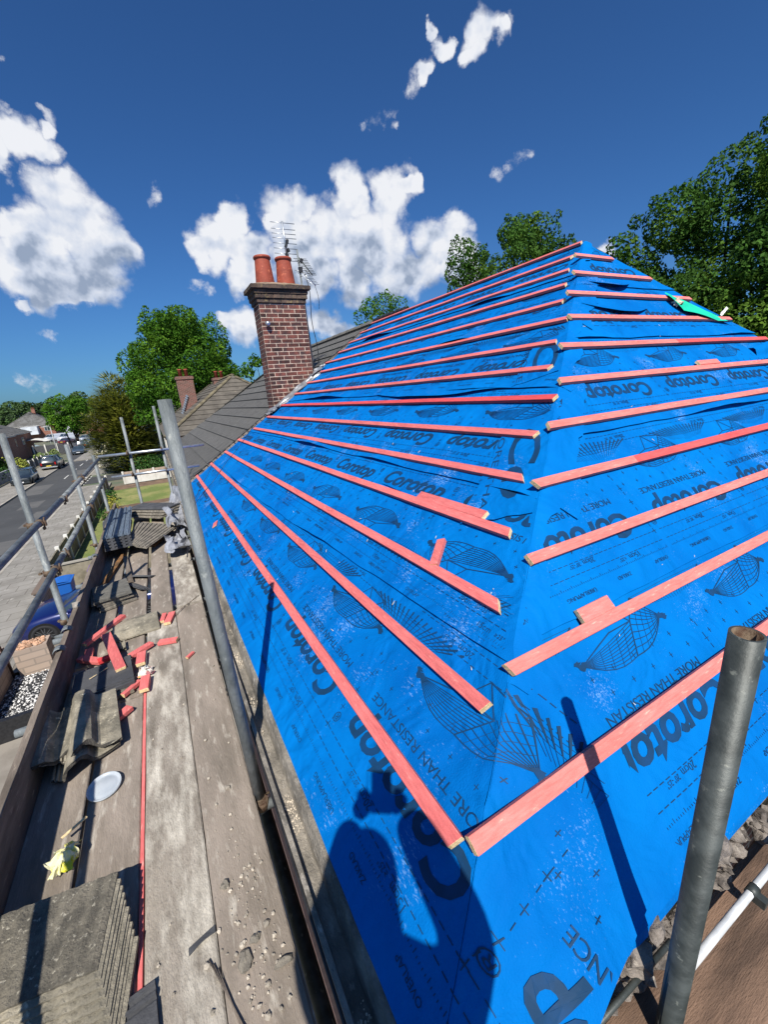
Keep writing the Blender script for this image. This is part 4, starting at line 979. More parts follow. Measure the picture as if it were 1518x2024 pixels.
# white pipe and thin rail by the hip end
b = MB(); b.tube((.985, .286, DZ+.095), (2.6, .250, DZ+.115), .0115, 20, hollow=.003); o = tag(b.build('white_pipe', whitep), 'bright white pipe lying along the brown side planks, lower right', 'pipe')
b = MB(); b.tube((1.365, .277, DZ+.099), (1.40, .276, DZ+.10), .016, 16); b.box((1.38, .255, DZ+.09), (.025, .035, .03)); b.build('pipe_bracket', galv_dark, o)
b = MB(); b.tube((.55, .345, -1.62), (1.02, .338, -1.63), .008, 10); tag(b.build('thin_rail', galv_dark), 'thin grey rail leading to the dark pole beside the wall rubble', 'rail')
b = MB(); b.tube((.80, .19, DZ+.02), (.88, .20, DZ+.06), .012, 8); b.box((.86, .21, DZ+.03), (.05, .03, .04)); tag(b.build('swivel_clamp', galv_dark), 'dark clamp lying at the foot of the dark pole', 'clamp')
# rubble and mortar on top of the hip end wall
rub = mat('broken_mortar', srgb('8a8178'), srgb('4a443f'), 16, .95, 1.5, 50, c3=srgb('b0a79a'), s3=24)
def rock(b, c, r, seed, sq=(1, 1, .7), mi=0):
    bm = bmesh.new(); bmesh.ops.create_icosphere(bm, subdivisions=2, radius=1)
    vs = [Vector(c)+Vector((v.co.x*sq[0], v.co.y*sq[1], v.co.z*sq[2]))*r*(.78+.5*nzv(v.co.x*1.5+seed, v.co.y*1.5, v.co.z*1.5)+.14*nzv(v.co.x*4, v.co.y*4+seed, v.co.z*4)) for v in bm.verts]
    b.add(vs, [tuple(v.index for v in f.verts) for f in bm.faces], mi); bm.free()
rg = random.Random(21)
b = MB(); b.box((4.5, .505, -1.73), (8.2, .16, .30)); b.build('wall_head', rub, house)
b = MB()
for k in range(520):
    x = .55+8*(rg.random()**1.7); u_ = rg.random(); rock(b, (x, .352+.085*u_, -1.70+.135*u_+rg.uniform(-.03, .02)), rg.uniform(.012, .042), k*1.3)
tag(b.build('rubble', rub), 'broken mortar and rubble heaped on the wall head below the hip end', 'rubble', kind='stuff')
for (x, y, z, r, s_, l) in ((1.36, .375, -1.555, .055, 3, 'grey lump of old mortar beside the dark pole'), (.885, .375, -1.60, .062, 8, 'large pale broken stone at the corner of the wall head'), (.97, .37, -1.575, .045, 12, 'flat dark slate fragment wedged behind the dark pole')):
    b = MB(); rock(b, (x, y, z), r, s_, (1.2, .9, .8)); tag(b.build('mortar_lump', rub), l, 'rubble lump', 'lumps on the wall head')

# ------------------------------------------------------------------ things lying on the deck
def ocut(x0, y0, x1, y1, lab, m=bat_red, w=.05, h=.025, z=0, tilt=0):
    c = ((x0+x1)/2, (y0+y1)/2, DZ+.004+z); L_ = hypot(x1-x0, y1-y0); offcut(c, (x1-x0, y1-y0, tilt), (0, 0, 1), L_, w, h, m, lab)
ocut(-.815, 3.56, -.565, 3.86, 'longest red offcut of the pile, lying across it towards the toe board', z=.05, tilt=.02)
ocut(-.785, 3.52, -.775, 3.38, 'short pink offcut under the near end of the longest offcut', z=.012, w=.055)
ocut(-.83, 3.40, -.68, 3.26, 'dark ended red offcut touching the toe board', z=.02, w=.055)
ocut(-.70, 3.25, -.61, 3.27, 'small bright red offcut above the flat dark tile', m=bat_deep, z=.03)
ocut(-.665, 3.56, -.54, 3.0, 'wide pink offcut leaning over the edge of the flat dark tile', z=.065, w=.062, tilt=-.02)
ocut(-.50, 3.20, -.36, 3.30, 'pink offcut slanting beside the red strip gap', z=.02)
ocut(-.425, 3.20, -.43, 3.04, 'upright looking pink offcut above the torn packet', z=.02, w=.055)
ocut(-.395, 2.86, -.405, 2.71, 'pink offcut just below the torn packet', z=.02, w=.055)
ocut(-.435, 2.86, -.53, 2.755, 'thin red offcut poking from under the corner of the dark tile', z=.005, w=.03)
ocut(-.60, 2.49, -.48, 2.60, 'single red offcut lying right of the broken concrete tiles', z=.01, w=.05)
ocut(-.285, 3.64, -.258, 3.78, 'left one of two parallel offcuts on the pale plank', z=.006, w=.035)
ocut(-.248, 3.58, -.20, 3.76, 'right one of two parallel offcuts on the pale plank', z=.006, w=.055)
ocut(-.315, 3.30, -.185, 3.25, 'split orange offcut lying across the pale plank', z=.006, w=.05)
ocut(-.14, 2.955, -.092, 3.01, 'tiny orange chip alone on the plank nearest the roof', z=.004, w=.02, h=.015)
ocut(-.73, 2.71, -.68, 2.72, 'small dusty pink offcut behind the broken concrete tiles', z=.0, w=.04)
# tiles
tgrey = mat('old_concrete_tile', srgb('9c9482'), srgb('6e695c'), 9, .95, .9, 80, c3=srgb('bcb49e'), s3=26)
tdark = mat('charcoal_tile', srgb('4c4d50'), srgb('3c3d40'), 9, .8, .4, 90)
tblue = mat('blue_grey_tile', srgb('66727f'), srgb('4a545f'), 8, .5, .3, 60, stretch=(9, 1, 1))
tweath = mat('weathered_ribbed_tile', srgb('857e72'), srgb('625d54'), 9, .9, .6, 70, stretch=(3, 1, 1), c3=srgb('8f897c'), s3=12)
broken = mat('fresh_broken_edge', srgb('5b574f'), srgb('393631'), 20, .95, 1.5, 90)
def prof_flat(w=.33, th=.018):   # interlocking flat tile: thin tongue at one side, ribs at the other
    return [(-w/2, 0), (-w/2, th*.45), (-w/2+.03, th*.45), (-w/2+.034, th), (w/2-.055, th), (w/2-.052, th*.55), (w/2-.043, th*.55), (w/2-.040, th*1.05), (w/2-.030, th*1.05), (w/2-.027, th*.55), (w/2-.016, th*.55), (w/2-.013, th*1.0), (w/2, th*1.0), (w/2, 0)]
def prof_roll(w=.30, th=.020, h=.095):   # high roll with fluted side lap
    q = w/.30
    top = [(-.150, .010), (-.140, .010), (-.139, .022), (-.131, .022), (-.130, .010), (-.121, .010), (-.120, .022), (-.112, .022), (-.110, .012), (-.098, .016),
           (-.082, .055), (-.060, h*.93), (-.035, h), (-.005, h*.96), (.018, h*.80), (.035, .035), (.050, .022), (.085, .020), (.125, .022), (.150, .022)]
    bot = [(.150, .004), (.05, .002), (.030, .014), (.008, h*.80-th), (-.010, h-th), (-.040, h-th), (-.062, h*.9-th), (-.085, .012), (-.10, 0), (-.150, 0)]
    return [(a*q, z) for a, z in top+bot]
def tile(c, rz, L_, prof, m, lab, grp, pitch=0, roll=0, rough_end=False, cat='roof tile'):
    R = RZ(rz) @ RX(pitch) @ RY(roll); b = MB(); n = 8; rows = []; sd = c[0]*31+c[1]*17
    N_ = len(prof)
    for k in range(n+1):
        for a, z in prof:
            v = -L_/2+L_*k/n
            if rough_end and k == 0: v += .06+.10*nzv(a*9, sd)
            elif rough_end and k == 1: v += .04+.05*nzv(a*9, sd)
            rows.append(R @ Vector((a, v, z+.001*nzv(a*20, v*20, sd)))+Vector(c))
    b.add(rows, [(N_*k+q, N_*(k+1)+q, N_*(k+1)+(q+1) % N_, N_*k+(q+1) % N_) for k in range(n) for q in range(N_)], 0)
    b.add(rows[:N_], [tuple(range(N_))], 1); b.add(rows[-N_:], [tuple(range(N_))[::-1]], 1)
    return tag(b.build('roof_tile', [m, broken if rough_end else m]), lab, cat, grp)
TG = 'loose roof tiles lying on the deck'
tile((-.645, 2.995, DZ+.035), -1.47, .34, prof_flat(.36, .028), tdark, 'flat charcoal tile with pink offcuts on top', TG, pitch=0, roll=.05)
tile((-.66, 2.90, DZ+.005), -1.40, .34, prof_flat(.30, .02), tgrey, 'pale tile hidden beneath the flat charcoal tile', TG)
b = MB(); b.tube((-.72, 3.00, DZ+.075), (-.62, 3.06, DZ+.082), .002, 5); tag(b.build('straw', bat_end), 'pale straw lying on the flat charcoal tile', 'straw')
tile((-.475, 3.72, DZ+.006), -1.52, .33, [(-.17, 0), (-.17, .012), (-.15, .02), (-.10, .045), (.0, .055), (.10, .045), (.15, .02), (.17, .012), (.17, 0)], tgrey, 'speckled grey concrete tile lying across the planks behind the offcuts', TG)
tile((-.60, 3.41, DZ+.010), .1, .17, prof_flat(.12, .02), tgrey, 'broken pale tile piece enclosed by the red offcuts', TG, rough_end=True)
tile((-.835, 2.48, DZ+.045), .12, .48, prof_roll(.26), tgrey, 'left trough shaped concrete tile leaning on the toe board with a broken end', TG, rough_end=True, roll=-.30)
tile((-.665, 2.50, DZ+.052), .12, .56, prof_roll(.28), tgrey, 'right trough shaped concrete tile with a broken end', TG, rough_end=True, roll=.02)
tile((-.675, 2.44, DZ+.015), .06, .50, prof_roll(.30), tgrey, 'weathered trough tile underneath the two upper ones', TG, rough_end=True)
# leaning stack of ribbed tiles nearest the camera
FG = 'leaning stack of old tiles nearest the camera'
od = ['topmost tile of the stack at lower left, its rough grey face upward', 'second', 'third', 'fourth', 'fifth', 'sixth', 'seventh', 'eighth', 'ninth', 'lowest']
for k in range(10):
    lab = od[0] if k == 0 else ('%s tile from the top of the leaning stack at lower left' % od[k])
    tile((-.700+.006*random.random()+.0050*k, 1.365-.0205*k, -1.655-.0108*k+.018), -.17, .27, [(-.225, 0), (-.225, .014)]+[(-.21+i*.022, .016+(.005 if i % 2 else 0)+.002*random.random()) for i in range(20)]+[(.225, .014), (.225, 0)], tgrey if k else mat('stack_top_face', srgb('736d60'), srgb('545047'), 18, .95, .9, 110, c3=srgb('a39d8d'), s3=60), lab, FG, pitch=.10)
tile((-.50, .99, DZ+.004), 1.65, .30, prof_flat(.26, .02), tdark, 'black tile lying flat at the foot of the leaning stack', TG)
# mid stack of slates
MG = 'small stack of flat slates by the toe board'
for k in range(5):
    tile((-.70+random.uniform(-.02, .02), 4.50+random.uniform(-.03, .03), DZ+.004+k*.021), -1.35+random.uniform(-.12, .12), .30, prof_flat(.42+.03*random.random(), .018), tweath if k < 4 else mat('slate_top_face', srgb('6f6d66'), srgb('57554f'), 10, .9, .5, 60, stretch=(1, 5, 1)), '%s slate of the small stack beside the toe board' % ('topmost' if k == 4 else ['lowest', 'second', 'third', 'fourth'][k]), MG)
for k, (x, y, a) in enumerate(((-.49, 4.62, .5), (-.46, 4.9, .9))): tile((x, y, DZ+.01), a, .30, prof_flat(.10, .02), tdark, ['narrow dark slate sticking out right of the small stack', 'second dark slate fragment behind the small stack'][k], TG, roll=.5)
# far ribbed tiles
def ribs(w, n, th=.012, h=.012):
    o = [(-w/2, 0), (-w/2, th)]
    for i in range(n): a = -w/2+w*(i+.5)/n; q = w/n; o += [(a-q*.32, th), (a-q*.22, th+h), (a+q*.22, th+h), (a+q*.32, th)]
    return o+[(w/2, th), (w/2, 0)]
RG = 'ribbed tiles stacked at the far end of the deck'
for k in range(5):
    tile((-.735-.012*k+.02, 6.75-.05*k, -1.50-.028*k), .02+.02*k, 1.7-.02*k, ribs(.30, 5, .014, .014), tblue if k == 0 else tdark, '%s blue grey ribbed length of the far stack' % ['topmost', 'second', 'third', 'fourth', 'lowest'][k], RG, pitch=-.0)
for k in range(8):
    tile((-.50+.035*k, 6.35-.05*k, -1.60-.004*k), -.12-.05*k, .85, ribs(.13, 3, .012, .012), tweath, '%s narrow ribbed tile fanned out right of the blue grey stack' % ['first', 'second', 'third', 'fourth', 'fifth', 'sixth', 'seventh', 'eighth'][k], RG, roll=.25)
for k in range(4):
    tile((-.34+.02*k, 7.55+.05*k, -1.66+.03*k), .75+.04*k, .75, prof_flat(.36, .018), tweath if k < 3 else tdark, '%s flat dark tile of the pile behind the fanned ribbed tiles' % ['lowest', 'second', 'third', 'topmost'][k], RG, pitch=.02)
for k, (x, y, a, L_) in enumerate(((-.74, 5.35, -.15, 1.0), (-.60, 5.25, .1, .9), (-.22, 6.25, -.35, .7), (-.17, 6.45, -.5, .5))):
    b = MB(); b.box((x, y, DZ+.025), (.05, L_, .03), RZ(a), jit=.003)
    tag(b.build('old_batten_piece', mat('rotten_brown_timber%d' % k, srgb('8a6238'), srgb('54402a'), 9, .9, .5, 60) if k in (0, 2) else toem), ['rusty brown batten piece running out from under the blue grey tiles', 'grey batten piece right of the rusty brown one', 'brown batten piece in front of the flat dark tiles', 'short splintered batten piece beside the silver sheeting'][k], 'old batten', 'old batten pieces on the deck')
# crumpled silver sheeting
silver = mat('silver_sheeting', srgb('a9abb0'), srgb('85878c'), 8, .55, .4, 30, metal=.25)
b = MB()
crumple(b, lambda u, v: Vector((-.16+.24*u, 5.25+.85*v, DZ+.03+.10*sin(u*3+v*4)*.5+.07)), 16, 16, .085, 31)
tag(b.build('silver_sheeting', silver, solid=.002), 'crumpled silver grey sheeting on the plank nearest the viewer of the two heaps', 'sheeting', 'crumpled sheeting on the deck')
b = MB()
crumple(b, lambda u, v: Vector((-.12+.24*u+.06*v, 6.2+1.9*v, DZ+.12+.16*v+.10*sin(u*4+v*5))), 16, 18, .13, 47)
tag(b.build('silver_sheeting', silver, solid=.002), 'tall crumpled sheet of silver felt at the far end beside the pole', 'sheeting', 'crumpled sheeting on the deck')
b = MB(); b.path([Vector((.02+.05*sin(k*.9), 5.0+k*.22, DZ+.08+.05*sin(k*1.7))) for k in range(8)], .007, 6); tag(b.build('black_cord', blackpl), 'black cord tangled in the silver sheeting', 'cord')
b = MB(); b.path([Vector((-.17+.026*k, 3.72+.05*k-.002*k*k, DZ+.012+.006*sin(k))) for k in range(9)], .004, 5); tag(b.build('brown_twine', toem), 'brown twine lying across the gutter side plank at the joint', 'twine')
# lid, packets, plaster bag
plast = mat('translucent_plastic', srgb('cfd6dc'), srgb('bcc5cd'), 9, .35, transm=.35)
b = MB(); b.lathe([(.0005, .006), (.052, .006), (.056, .003), (.066, .004), (.071, .012), (.073, .012), (.072, .002), (.069, 0), (.0005, 0)], (0, 0, 0), 40)
b.v = [RX(.12) @ v+Vector((-.572, 2.055, DZ+.012)) for v in b.v]
tag(b.build('plastic_lid', plast), 'round translucent white plastic lid on the plank', 'lid')
pk = mat('white_packet', srgb('ded9d0'), srgb('9c5a60'), 26, .5, lo=.52, hi=.58, c3=srgb('d8a83c'), s3=33)
b = MB(); crumple(b, lambda u, v: Vector((-.445+.085*u, 2.90+.095*v, DZ+.02+.03*sin(u*pi)*sin(v*pi)*1.4)), 8, 8, .035, 3)
tag(b.build('torn_packet', pk), 'torn white packet with yellow and maroon print among the offcuts', 'packet')
pk2 = mat('yellow_white_packet', srgb('e8e3b8'), srgb('d8d420'), 12, .5, lo=.5, hi=.6, c3=srgb('f2f0ea'), s3=20)
b = MB(); crumple(b, lambda u, v: Vector((-.725+.08*u+.02*v, 1.67+.115*v, DZ+.035+.03*sin(v*3))), 14, 14, .034, 13)
tag(b.build('yellow_packet', pk2), 'crumpled yellow and white packet beside the leaning stack', 'packet')
b = MB(); b.box((-.66, 1.86, DZ+.045), (.10, .012, .004), RZ(.6)); tag(b.build('wood_splinter', bat_end), 'long pale splinter beside the yellow packet', 'splinter')
b = MB(); b.grid(6, 6, lambda u, v: Vector((-.262+.085*u, 1.145+.022*v+.022*u, DZ+.008+.016*(1-v)*sin(u*pi)*.6)), 0, False); tag(b.build('felt_scrap', tdark, solid=.003), 'torn dark felt scrap on the pale plank', 'scrap')
b = MB()
for k in range(3): b.tube((-.205+.012*k, 1.10-.02*k, DZ+.008), (-.10-.01*k, .78+.01*k, DZ+.014), .0028, 5)
tag(b.build('straw_bundle', toem), 'few brown straws on the pale plank at the bottom', 'straw')
# stones on the planks
stone_m = mat('pale_stones', srgb('a59c8e'), island=.45, rough=.9)
b = MB(); rg = random.Random(2)
for k in range(260):
    if rg.random() < .75: x, y = rg.gauss(-.070, .050), rg.gauss(1.12, .22)
    else: x, y = rg.uniform(-.38, .04), rg.uniform(.8, 3.4)
    x = min(max(x, -.165), .04) if x > -.18 else x
    r = (.0012+.0075*rg.random()**2.2)*(1 if rg.random() < .88 else 1.6); rock(b, (x, y, DZ+.004+r*.3), r, k*2.1)
tag(b.build('stone_chips', stone_m), 'small stone and mortar chips scattered on the planks', 'stone chips', kind='stuff')
for i, (x, y, r, sq, l) in enumerate(((-.101, 1.035, .028, (1, 1.6, .5), 'long grey stone on the plank nearest the roof'), (.008, .965, .022, (1.8, .8, .6), 'striped broken piece of slate near the deck edge'), (-.06, 1.075, .018, (1.2, 1, .6), 'small dark stone right of the long grey stone'), (-.125, 1.30, .020, (1.1, 1, .6), 'rounded stone on the seam between the planks'))):
    b = MB(); rock(b, (x, y, DZ+.010), r, 50+i, sq); tag(b.build('stone', tweath), l, 'stone', 'larger stones on the planks')

# ------------------------------------------------------------------ the person taking the picture, standing behind the lens
skinm = mat('skin', srgb('c99a80'), rough=.6); jacket = mat('navy_jacket', srgb('1c2a4a'), srgb('17233f'), 9, .85); trousers = mat('work_trousers', srgb('34353a'), srgb('28292d'), 9, .9); hairm = mat('brown_hair', srgb('3a2a20'), rough=.8)
HD_ = Vector((-.47, -.88, 0)).normalized(); SD = Vector((HD_.y, -HD_.x, 0))   # SD points to the person's left/right axis
def skinned(name, pts, edges, rad, m, parent=None, sub=2):
    me = bpy.data.meshes.new(name); org = wpos(parent) if parent else Vector((0, 0, 0))
    me.from_pydata([tuple(Vector(p)-org) for p in pts], edges, []); o = bpy.data.objects.new(name, me); COL.objects.link(o)
    if parent: o.parent = parent
    sk = o.modifiers.new('skin', 'SKIN'); 
    for v, r in zip(me.skin_vertices[0].data, rad): v.radius = (r, r) if not isinstance(r, tuple) else r
    me.skin_vertices[0].data[0].use_root = True
    s = o.modifiers.new('sub', 'SUBSURF'); s.levels = sub; s.render_levels = sub
    me.materials.append(m)
    for p in me.polygons: p.use_smooth = True
    return o
B0 = Vector((-.235, -.325, DZ+.03))    # feet centre
def bp(f, l, z): return B0-HD_*f+SD*l+Vector((0, 0, z))    # f forward, l lateral, z above the deck
pts = [bp(0, 0, .92), bp(.0, 0, 1.08), bp(.02, 0, 1.26), bp(.05, 0, 1.38), bp(.08, 0, 1.47), bp(.10, 0, 1.56), bp(.12, 0, 1.64),
       bp(.0, .10, .86), bp(.03, .13, .48), bp(-.02, .14, .08), bp(.10, .16, .03),
       bp(.0, -.10, .86), bp(.03, -.13, .48), bp(-.02, -.14, .08), bp(.10, -.16, .03),
       bp(.04, .20, 1.40), bp(.15, .17, 1.30), bp(.31, .05, 1.63), bp(.04, -.20, 1.40), Vector((.045, -.385, -.235)), Vector((.030, -.09, -.085))]
ed = [(0, 1), (1, 2), (2, 3), (3, 4), (4, 5), (5, 6), (0, 7), (7, 8), (8, 9), (9, 10), (0, 11), (11, 12), (12, 13), (13, 14), (3, 15), (15, 16), (16, 17), (3, 18), (18, 19), (19, 20)]
rad = [.17, .17, .18, .16, .09, .10, .085, .09, .065, .045, .04, .09, .065, .045, .04, .09, .075, .055, .10, .085, .058]
man = skinned('person', pts, ed, rad, jacket)
tag(man, 'person in navy jacket holding up a phone, seen by their shadow on the blue sheet', 'person')
C0 = -HD_  # forward
b = MB(); 
fwd = camo.matrix_world.to_3x3() @ Vector((0, 0, -1)); upv = camo.matrix_world.to_3x3() @ Vector((0, 1, 0)); rt = camo.matrix_world.to_3x3() @ Vector((1, 0, 0))
Rp = Matrix((rt, upv, -fwd)).transposed()
b.box(-fwd*.012-upv*.055, (.072, .145, .008), Rp); tag(b.build('phone', blackpl, bevel=.003), 'black phone held up at the camera position', 'phone')
hc = bp(.12, 0, 1.635)
b = MB()
bm = bmesh.new(); bmesh.ops.create_uvsphere(bm, u_segments=20, v_segments=14, radius=1)
b.add([hc+SD*v.co.x*.095+C0*v.co.y*.11+Vector((0, 0, v.co.z*.115+.01)) for v in bm.verts], [tuple(v.index for v in f.verts) for f in bm.faces], 0, True); bm.free()
b.build('hair', hairm, man)
for sg in (-1, 1):
    wr_ = Vector((.030, -.09, -.085)) if sg > 0 else bp(.31, .05, 1.63); pal = -fwd*.03-upv*.06+rt*(.042*sg)
    base = [wr_, wr_.lerp(pal, .5), pal]; P2 = list(base); E2 = [(0, 1), (1, 2)]; R2 = [.032, .036, .034]
    for i in range(4):
        a = len(P2); k1 = pal+upv*(.012*(i-1.5)*1.1)+rt*(.012*sg); k2 = k1-fwd*.0-rt*(.004*sg)-fwd*.022; k3 = k2-rt*(.024*sg)
        P2 += [k1, k2, k3]; E2 += [(2, a), (a, a+1), (a+1, a+2)]; R2 += [.0095, .009, .0075]
    a = len(P2); P2 += [pal-upv*.02-fwd*.01, pal-upv*.0-fwd*.02-rt*(.03*sg)]; E2 += [(1, a), (a, a+1)]; R2 += [.011, .008]
    skinned('hand', P2, E2, R2, skinm, man, 1)
# ------------------------------------------------------------------ trees
def on_blob(rg, c, r, squash=1.0):
    while True:
        v = Vector((rg.uniform(-1, 1), rg.uniform(-1, 1), rg.uniform(-1, 1)))
        if .05 < v.length < 1: break
    l = v.length; v = v/l*(l**.33)
    return Vector(c)+Vector((v.x*r, v.y*r, v.z*r*squash)), v
def crown(name, blobs, per, size, m, parent, seed, droop=.0, toward=None, shape='leaf', gap=.0):
    rg = random.Random(seed); b = MB()
    for (x, y, z, r) in blobs:
        n = int(per*r*r)
        for _ in range(n):
            p, v = on_blob(rg, (x, y, z), r)
            if gap and nzv(p.x*1.1/size*.3, p.y*.33/size, p.z*.33/size) < gap-.5: continue
            nrm = (v.normalized()*.6+Vector((rg.gauss(0, .6), rg.gauss(0, .6), rg.gauss(.35, .5)))).normalized()
            t = nrm.orthogonal().normalized(); t = Matrix.Rotation(rg.random()*6.28, 3, nrm) @ t; w = nrm.cross(t); s = size*rg.uniform(.6, 1.35)
            if shape == 'leaf':
                b.add([p-t*s, p-w*s*.55-t*s*.1, p+t*s+Vector((0, 0, -droop*s)), p+w*s*.55-t*s*.1+nrm*s*.15], [(0, 1, 2, 3)])
            else:
                out = Vector((v.x, v.y, rg.uniform(.0, .45))).normalized(); sd = out.cross(Vector((0, 0, 1))).normalized()*s*.22
                b.add([p-out*s-sd, p-out*s+sd, p+out*s*1.3+Vector((0, 0, -.2*s))], [(0, 1, 2)])
    return b.build(name, m, parent)
def tree(name, base, h, blobs, per, size, m, lab, grp=None, seed=1, tr=.25, shape='leaf', gap=0, cat='tree', limbs=7):
    t = thing(name, base, lab, cat, grp); rg = random.Random(seed+77); b = MB()
    if shape == 'leaf' and per > 100:      # ragged twigs standing off the main clumps
        ex = []
        for (x, y, z, r) in blobs:
            for _ in range(5):
                v = Vector((rg.gauss(0, 1), rg.gauss(0, 1), rg.gauss(.25, 1))).normalized()*r*rg.uniform(.92, 1.22); ex.append((x+v.x, y+v.y, z+v.z, r*rg.uniform(.14, .30)))
        blobs = list(blobs)+ex
    cen = Vector([sum(q[i] for q in blobs)/len(blobs) for i in range(3)]); B = Vector(base); top = Vector((cen.x, cen.y, B.z+h*.75))
    pts = [B+(top-B)*k/5+Vector((rg.uniform(-1, 1), rg.uniform(-1, 1), 0))*tr*.5*(k > 0) for k in range(6)]
    for k in range(5): b.tube(pts[k], pts[k+1], tr*(1-k*.16), 9, r2=tr*(1-(k+1)*.16))
    for i, q in enumerate(sorted(blobs, key=lambda q: -q[3])[:limbs]):
        st = pts[1+i % 4]; e = Vector(q[:3]); mid = (st+e)/2+Vector((rg.uniform(-.3, .3), rg.uniform(-.3, .3), .2)); b.tube(st, mid, tr*.42, 6, r2=tr*.28); b.tube(mid, e, tr*.28, 6, r2=tr*.08)
    b.build('trunk', bark, t)
    crown('crown', blobs, per, size, m, t, seed, shape=shape, gap=gap)
    return t
def scatter_blobs(seed, c, rx, ry, rz, n, r0, r1, flat=0):
    rg = random.Random(seed); o = []
    for _ in range(n):
        while True:
            v = Vector((rg.uniform(-1, 1), rg.uniform(-1, 1), rg.uniform(-1, 1)))
            if v.length < 1: break
        l = v.length or 1; v = v/l*(l**.45)
        o.append((c[0]+v.x*rx, c[1]+v.y*ry, c[2]+v.z*rz, rg.uniform(r0, r1)))
    return o
# big round maple behind the next pair of houses
bl = scatter_blobs(5, (3.3, 45, 3.2), 4.3, 4.0, 5.2, 62, .9, 1.6)+[(3.3, 45, 3.5, 3.4), (2, 45, 1, 3), (5.6, 45, 1.2, 2.8)]
tree('maple_tree', (3.5, 46, GZ), 15, bl, 420, .115, leafA, 'large round bright green maple behind the tiled roofs, left of the chimney', seed=3, tr=.4)
# golden conifer
bl = [(-2.0+random.Random(i).uniform(-.5, .5), 38+random.Random(i+9).uniform(-1.5, 1.5), GZ+1.2+i*.42, max(.6, 2.45-abs(i-7)*.10)) for i in range(17)]
bl += scatter_blobs(9, (-1.7, 38, -1.9), 2.5, 1.6, 3.3, 40, .5, 1.1)+[(-3.6, 37.6, .9, .35), (-3.3, 37.7, .7, .45), (-2.9, 38, 1.7, .30), (-2.8, 38, 1.3, .4), (-1.8, 38, 2.5, .26), (-1.7, 38, 2.0, .4), (-1.2, 38, 2.0, .5), (-.7, 38, 1.4, .6), (-3.9, 38, -.5, .6), (-4.3, 38, -1.0, .5), (-4.4, 38, -.2, .4)]
bl = [(x*1.5, y*1.5, z*1.5 if z > -2 else -3+(z+2)*.78, r*1.5) for x, y, z, r in bl]
tree('conifer_tree', (-3.0, 57.3, GZ), 11, bl, 150, .34, leafC, 'golden green conifer with feathery sprays beside the road', seed=4, tr=.22, shape='spray')
# dark trees on the right behind the hip end
bl = scatter_blobs(12, (19.2, 7.8, 2.4), 3.0, 3.4, 4.0, 60, .6, 1.15)+[(19.5, 7.5, 2, 2.6), (20.5, 5, 2.5, 2.6), (18.2, 9.2, 1.5, 1.7), (17.4, 10.6, 3.6, .8), (17.2, 10.4, 2.6, 1.0), (17.0, 10.9, 4.4, .55), (16.9, 11.1, 3.4, .6)]
tree('sycamore_tree', (19.6, 7.6, GZ), 14, bl, 1500, .072, leafB, 'tall dark sycamore filling the right edge above the hip end', 'dark trees behind the roof', seed=6, tr=.3, gap=.12)
bl = scatter_blobs(13, (20.6, 4.2, 1.2), 2.8, 3.2, 4.4, 40, .7, 1.3)+[(21, 4, 0, 3)]
tree('sycamore_tree', (21, 4, GZ), 13, bl, 1000, .075, leafB, 'dark sycamore low at the right edge, nearest of the dark trees', 'dark trees behind the roof', seed=16, tr=.3)
bl = [(20.5, 9, -.6, 2.0), (19.4, 10.3, -1.0, 1.7), (21, 6.6, -1.6, 2.2), (18.6, 12, -1.2, 1.5), (20.8, 4.8, -.6, 1.8)]+scatter_blobs(15, (20.2, 8, -1), 1.5, 4, 1.6, 20, .6, 1.0)
tree('bushy_tree', (20, 8.5, GZ), 6, bl, 560, .08, leafA, 'lower bushy green tree at the foot of the dark sycamore', seed=26, tr=.2)
bl = scatter_blobs(22, (15.6, 15.6, 4.6), 2.1, 2.2, 1.9, 30, .45, .85)+[(17.4, 13.7, 5.3, .42), (17.9, 12.9, 4.6, .35), (14.2, 16.9, 5.7, .7), (14.0, 17.1, 5.0, .6), (15.8, 15.4, 6.2, .5), (16.6, 14.4, 5.5, .5), (13.9, 17, 4.2, .5), (18.3, 12.5, 4.2, .3)]
tree('sycamore_tree', (15.8, 15.6, GZ), 13, bl, 1200, .070, leafB, 'dark sycamore with loose top rising behind the apex of the blue roof', 'dark trees behind the roof', seed=8, tr=.22, gap=.1)
bl = scatter_blobs(31, (20.4, 35.3, 6.2), 2.6, 2, 1.3, 14, .55, .95)
tree('ash_tree', (20.4, 35.3, GZ), 13, bl, 300, .11, leafA, 'small crown of a green tree above the tiled ridge right of the chimney', seed=9, tr=.2)
bl = scatter_blobs(33, (13.6, 58.4, 3.0), 1.6, 1.5, 2.4, 16, .6, 1.0)
tree('ash_tree', (13.6, 58.4, GZ), 12, bl, 120, .2, leafA, 'small green tree between the far roofs and the chimney', seed=10, tr=.2)
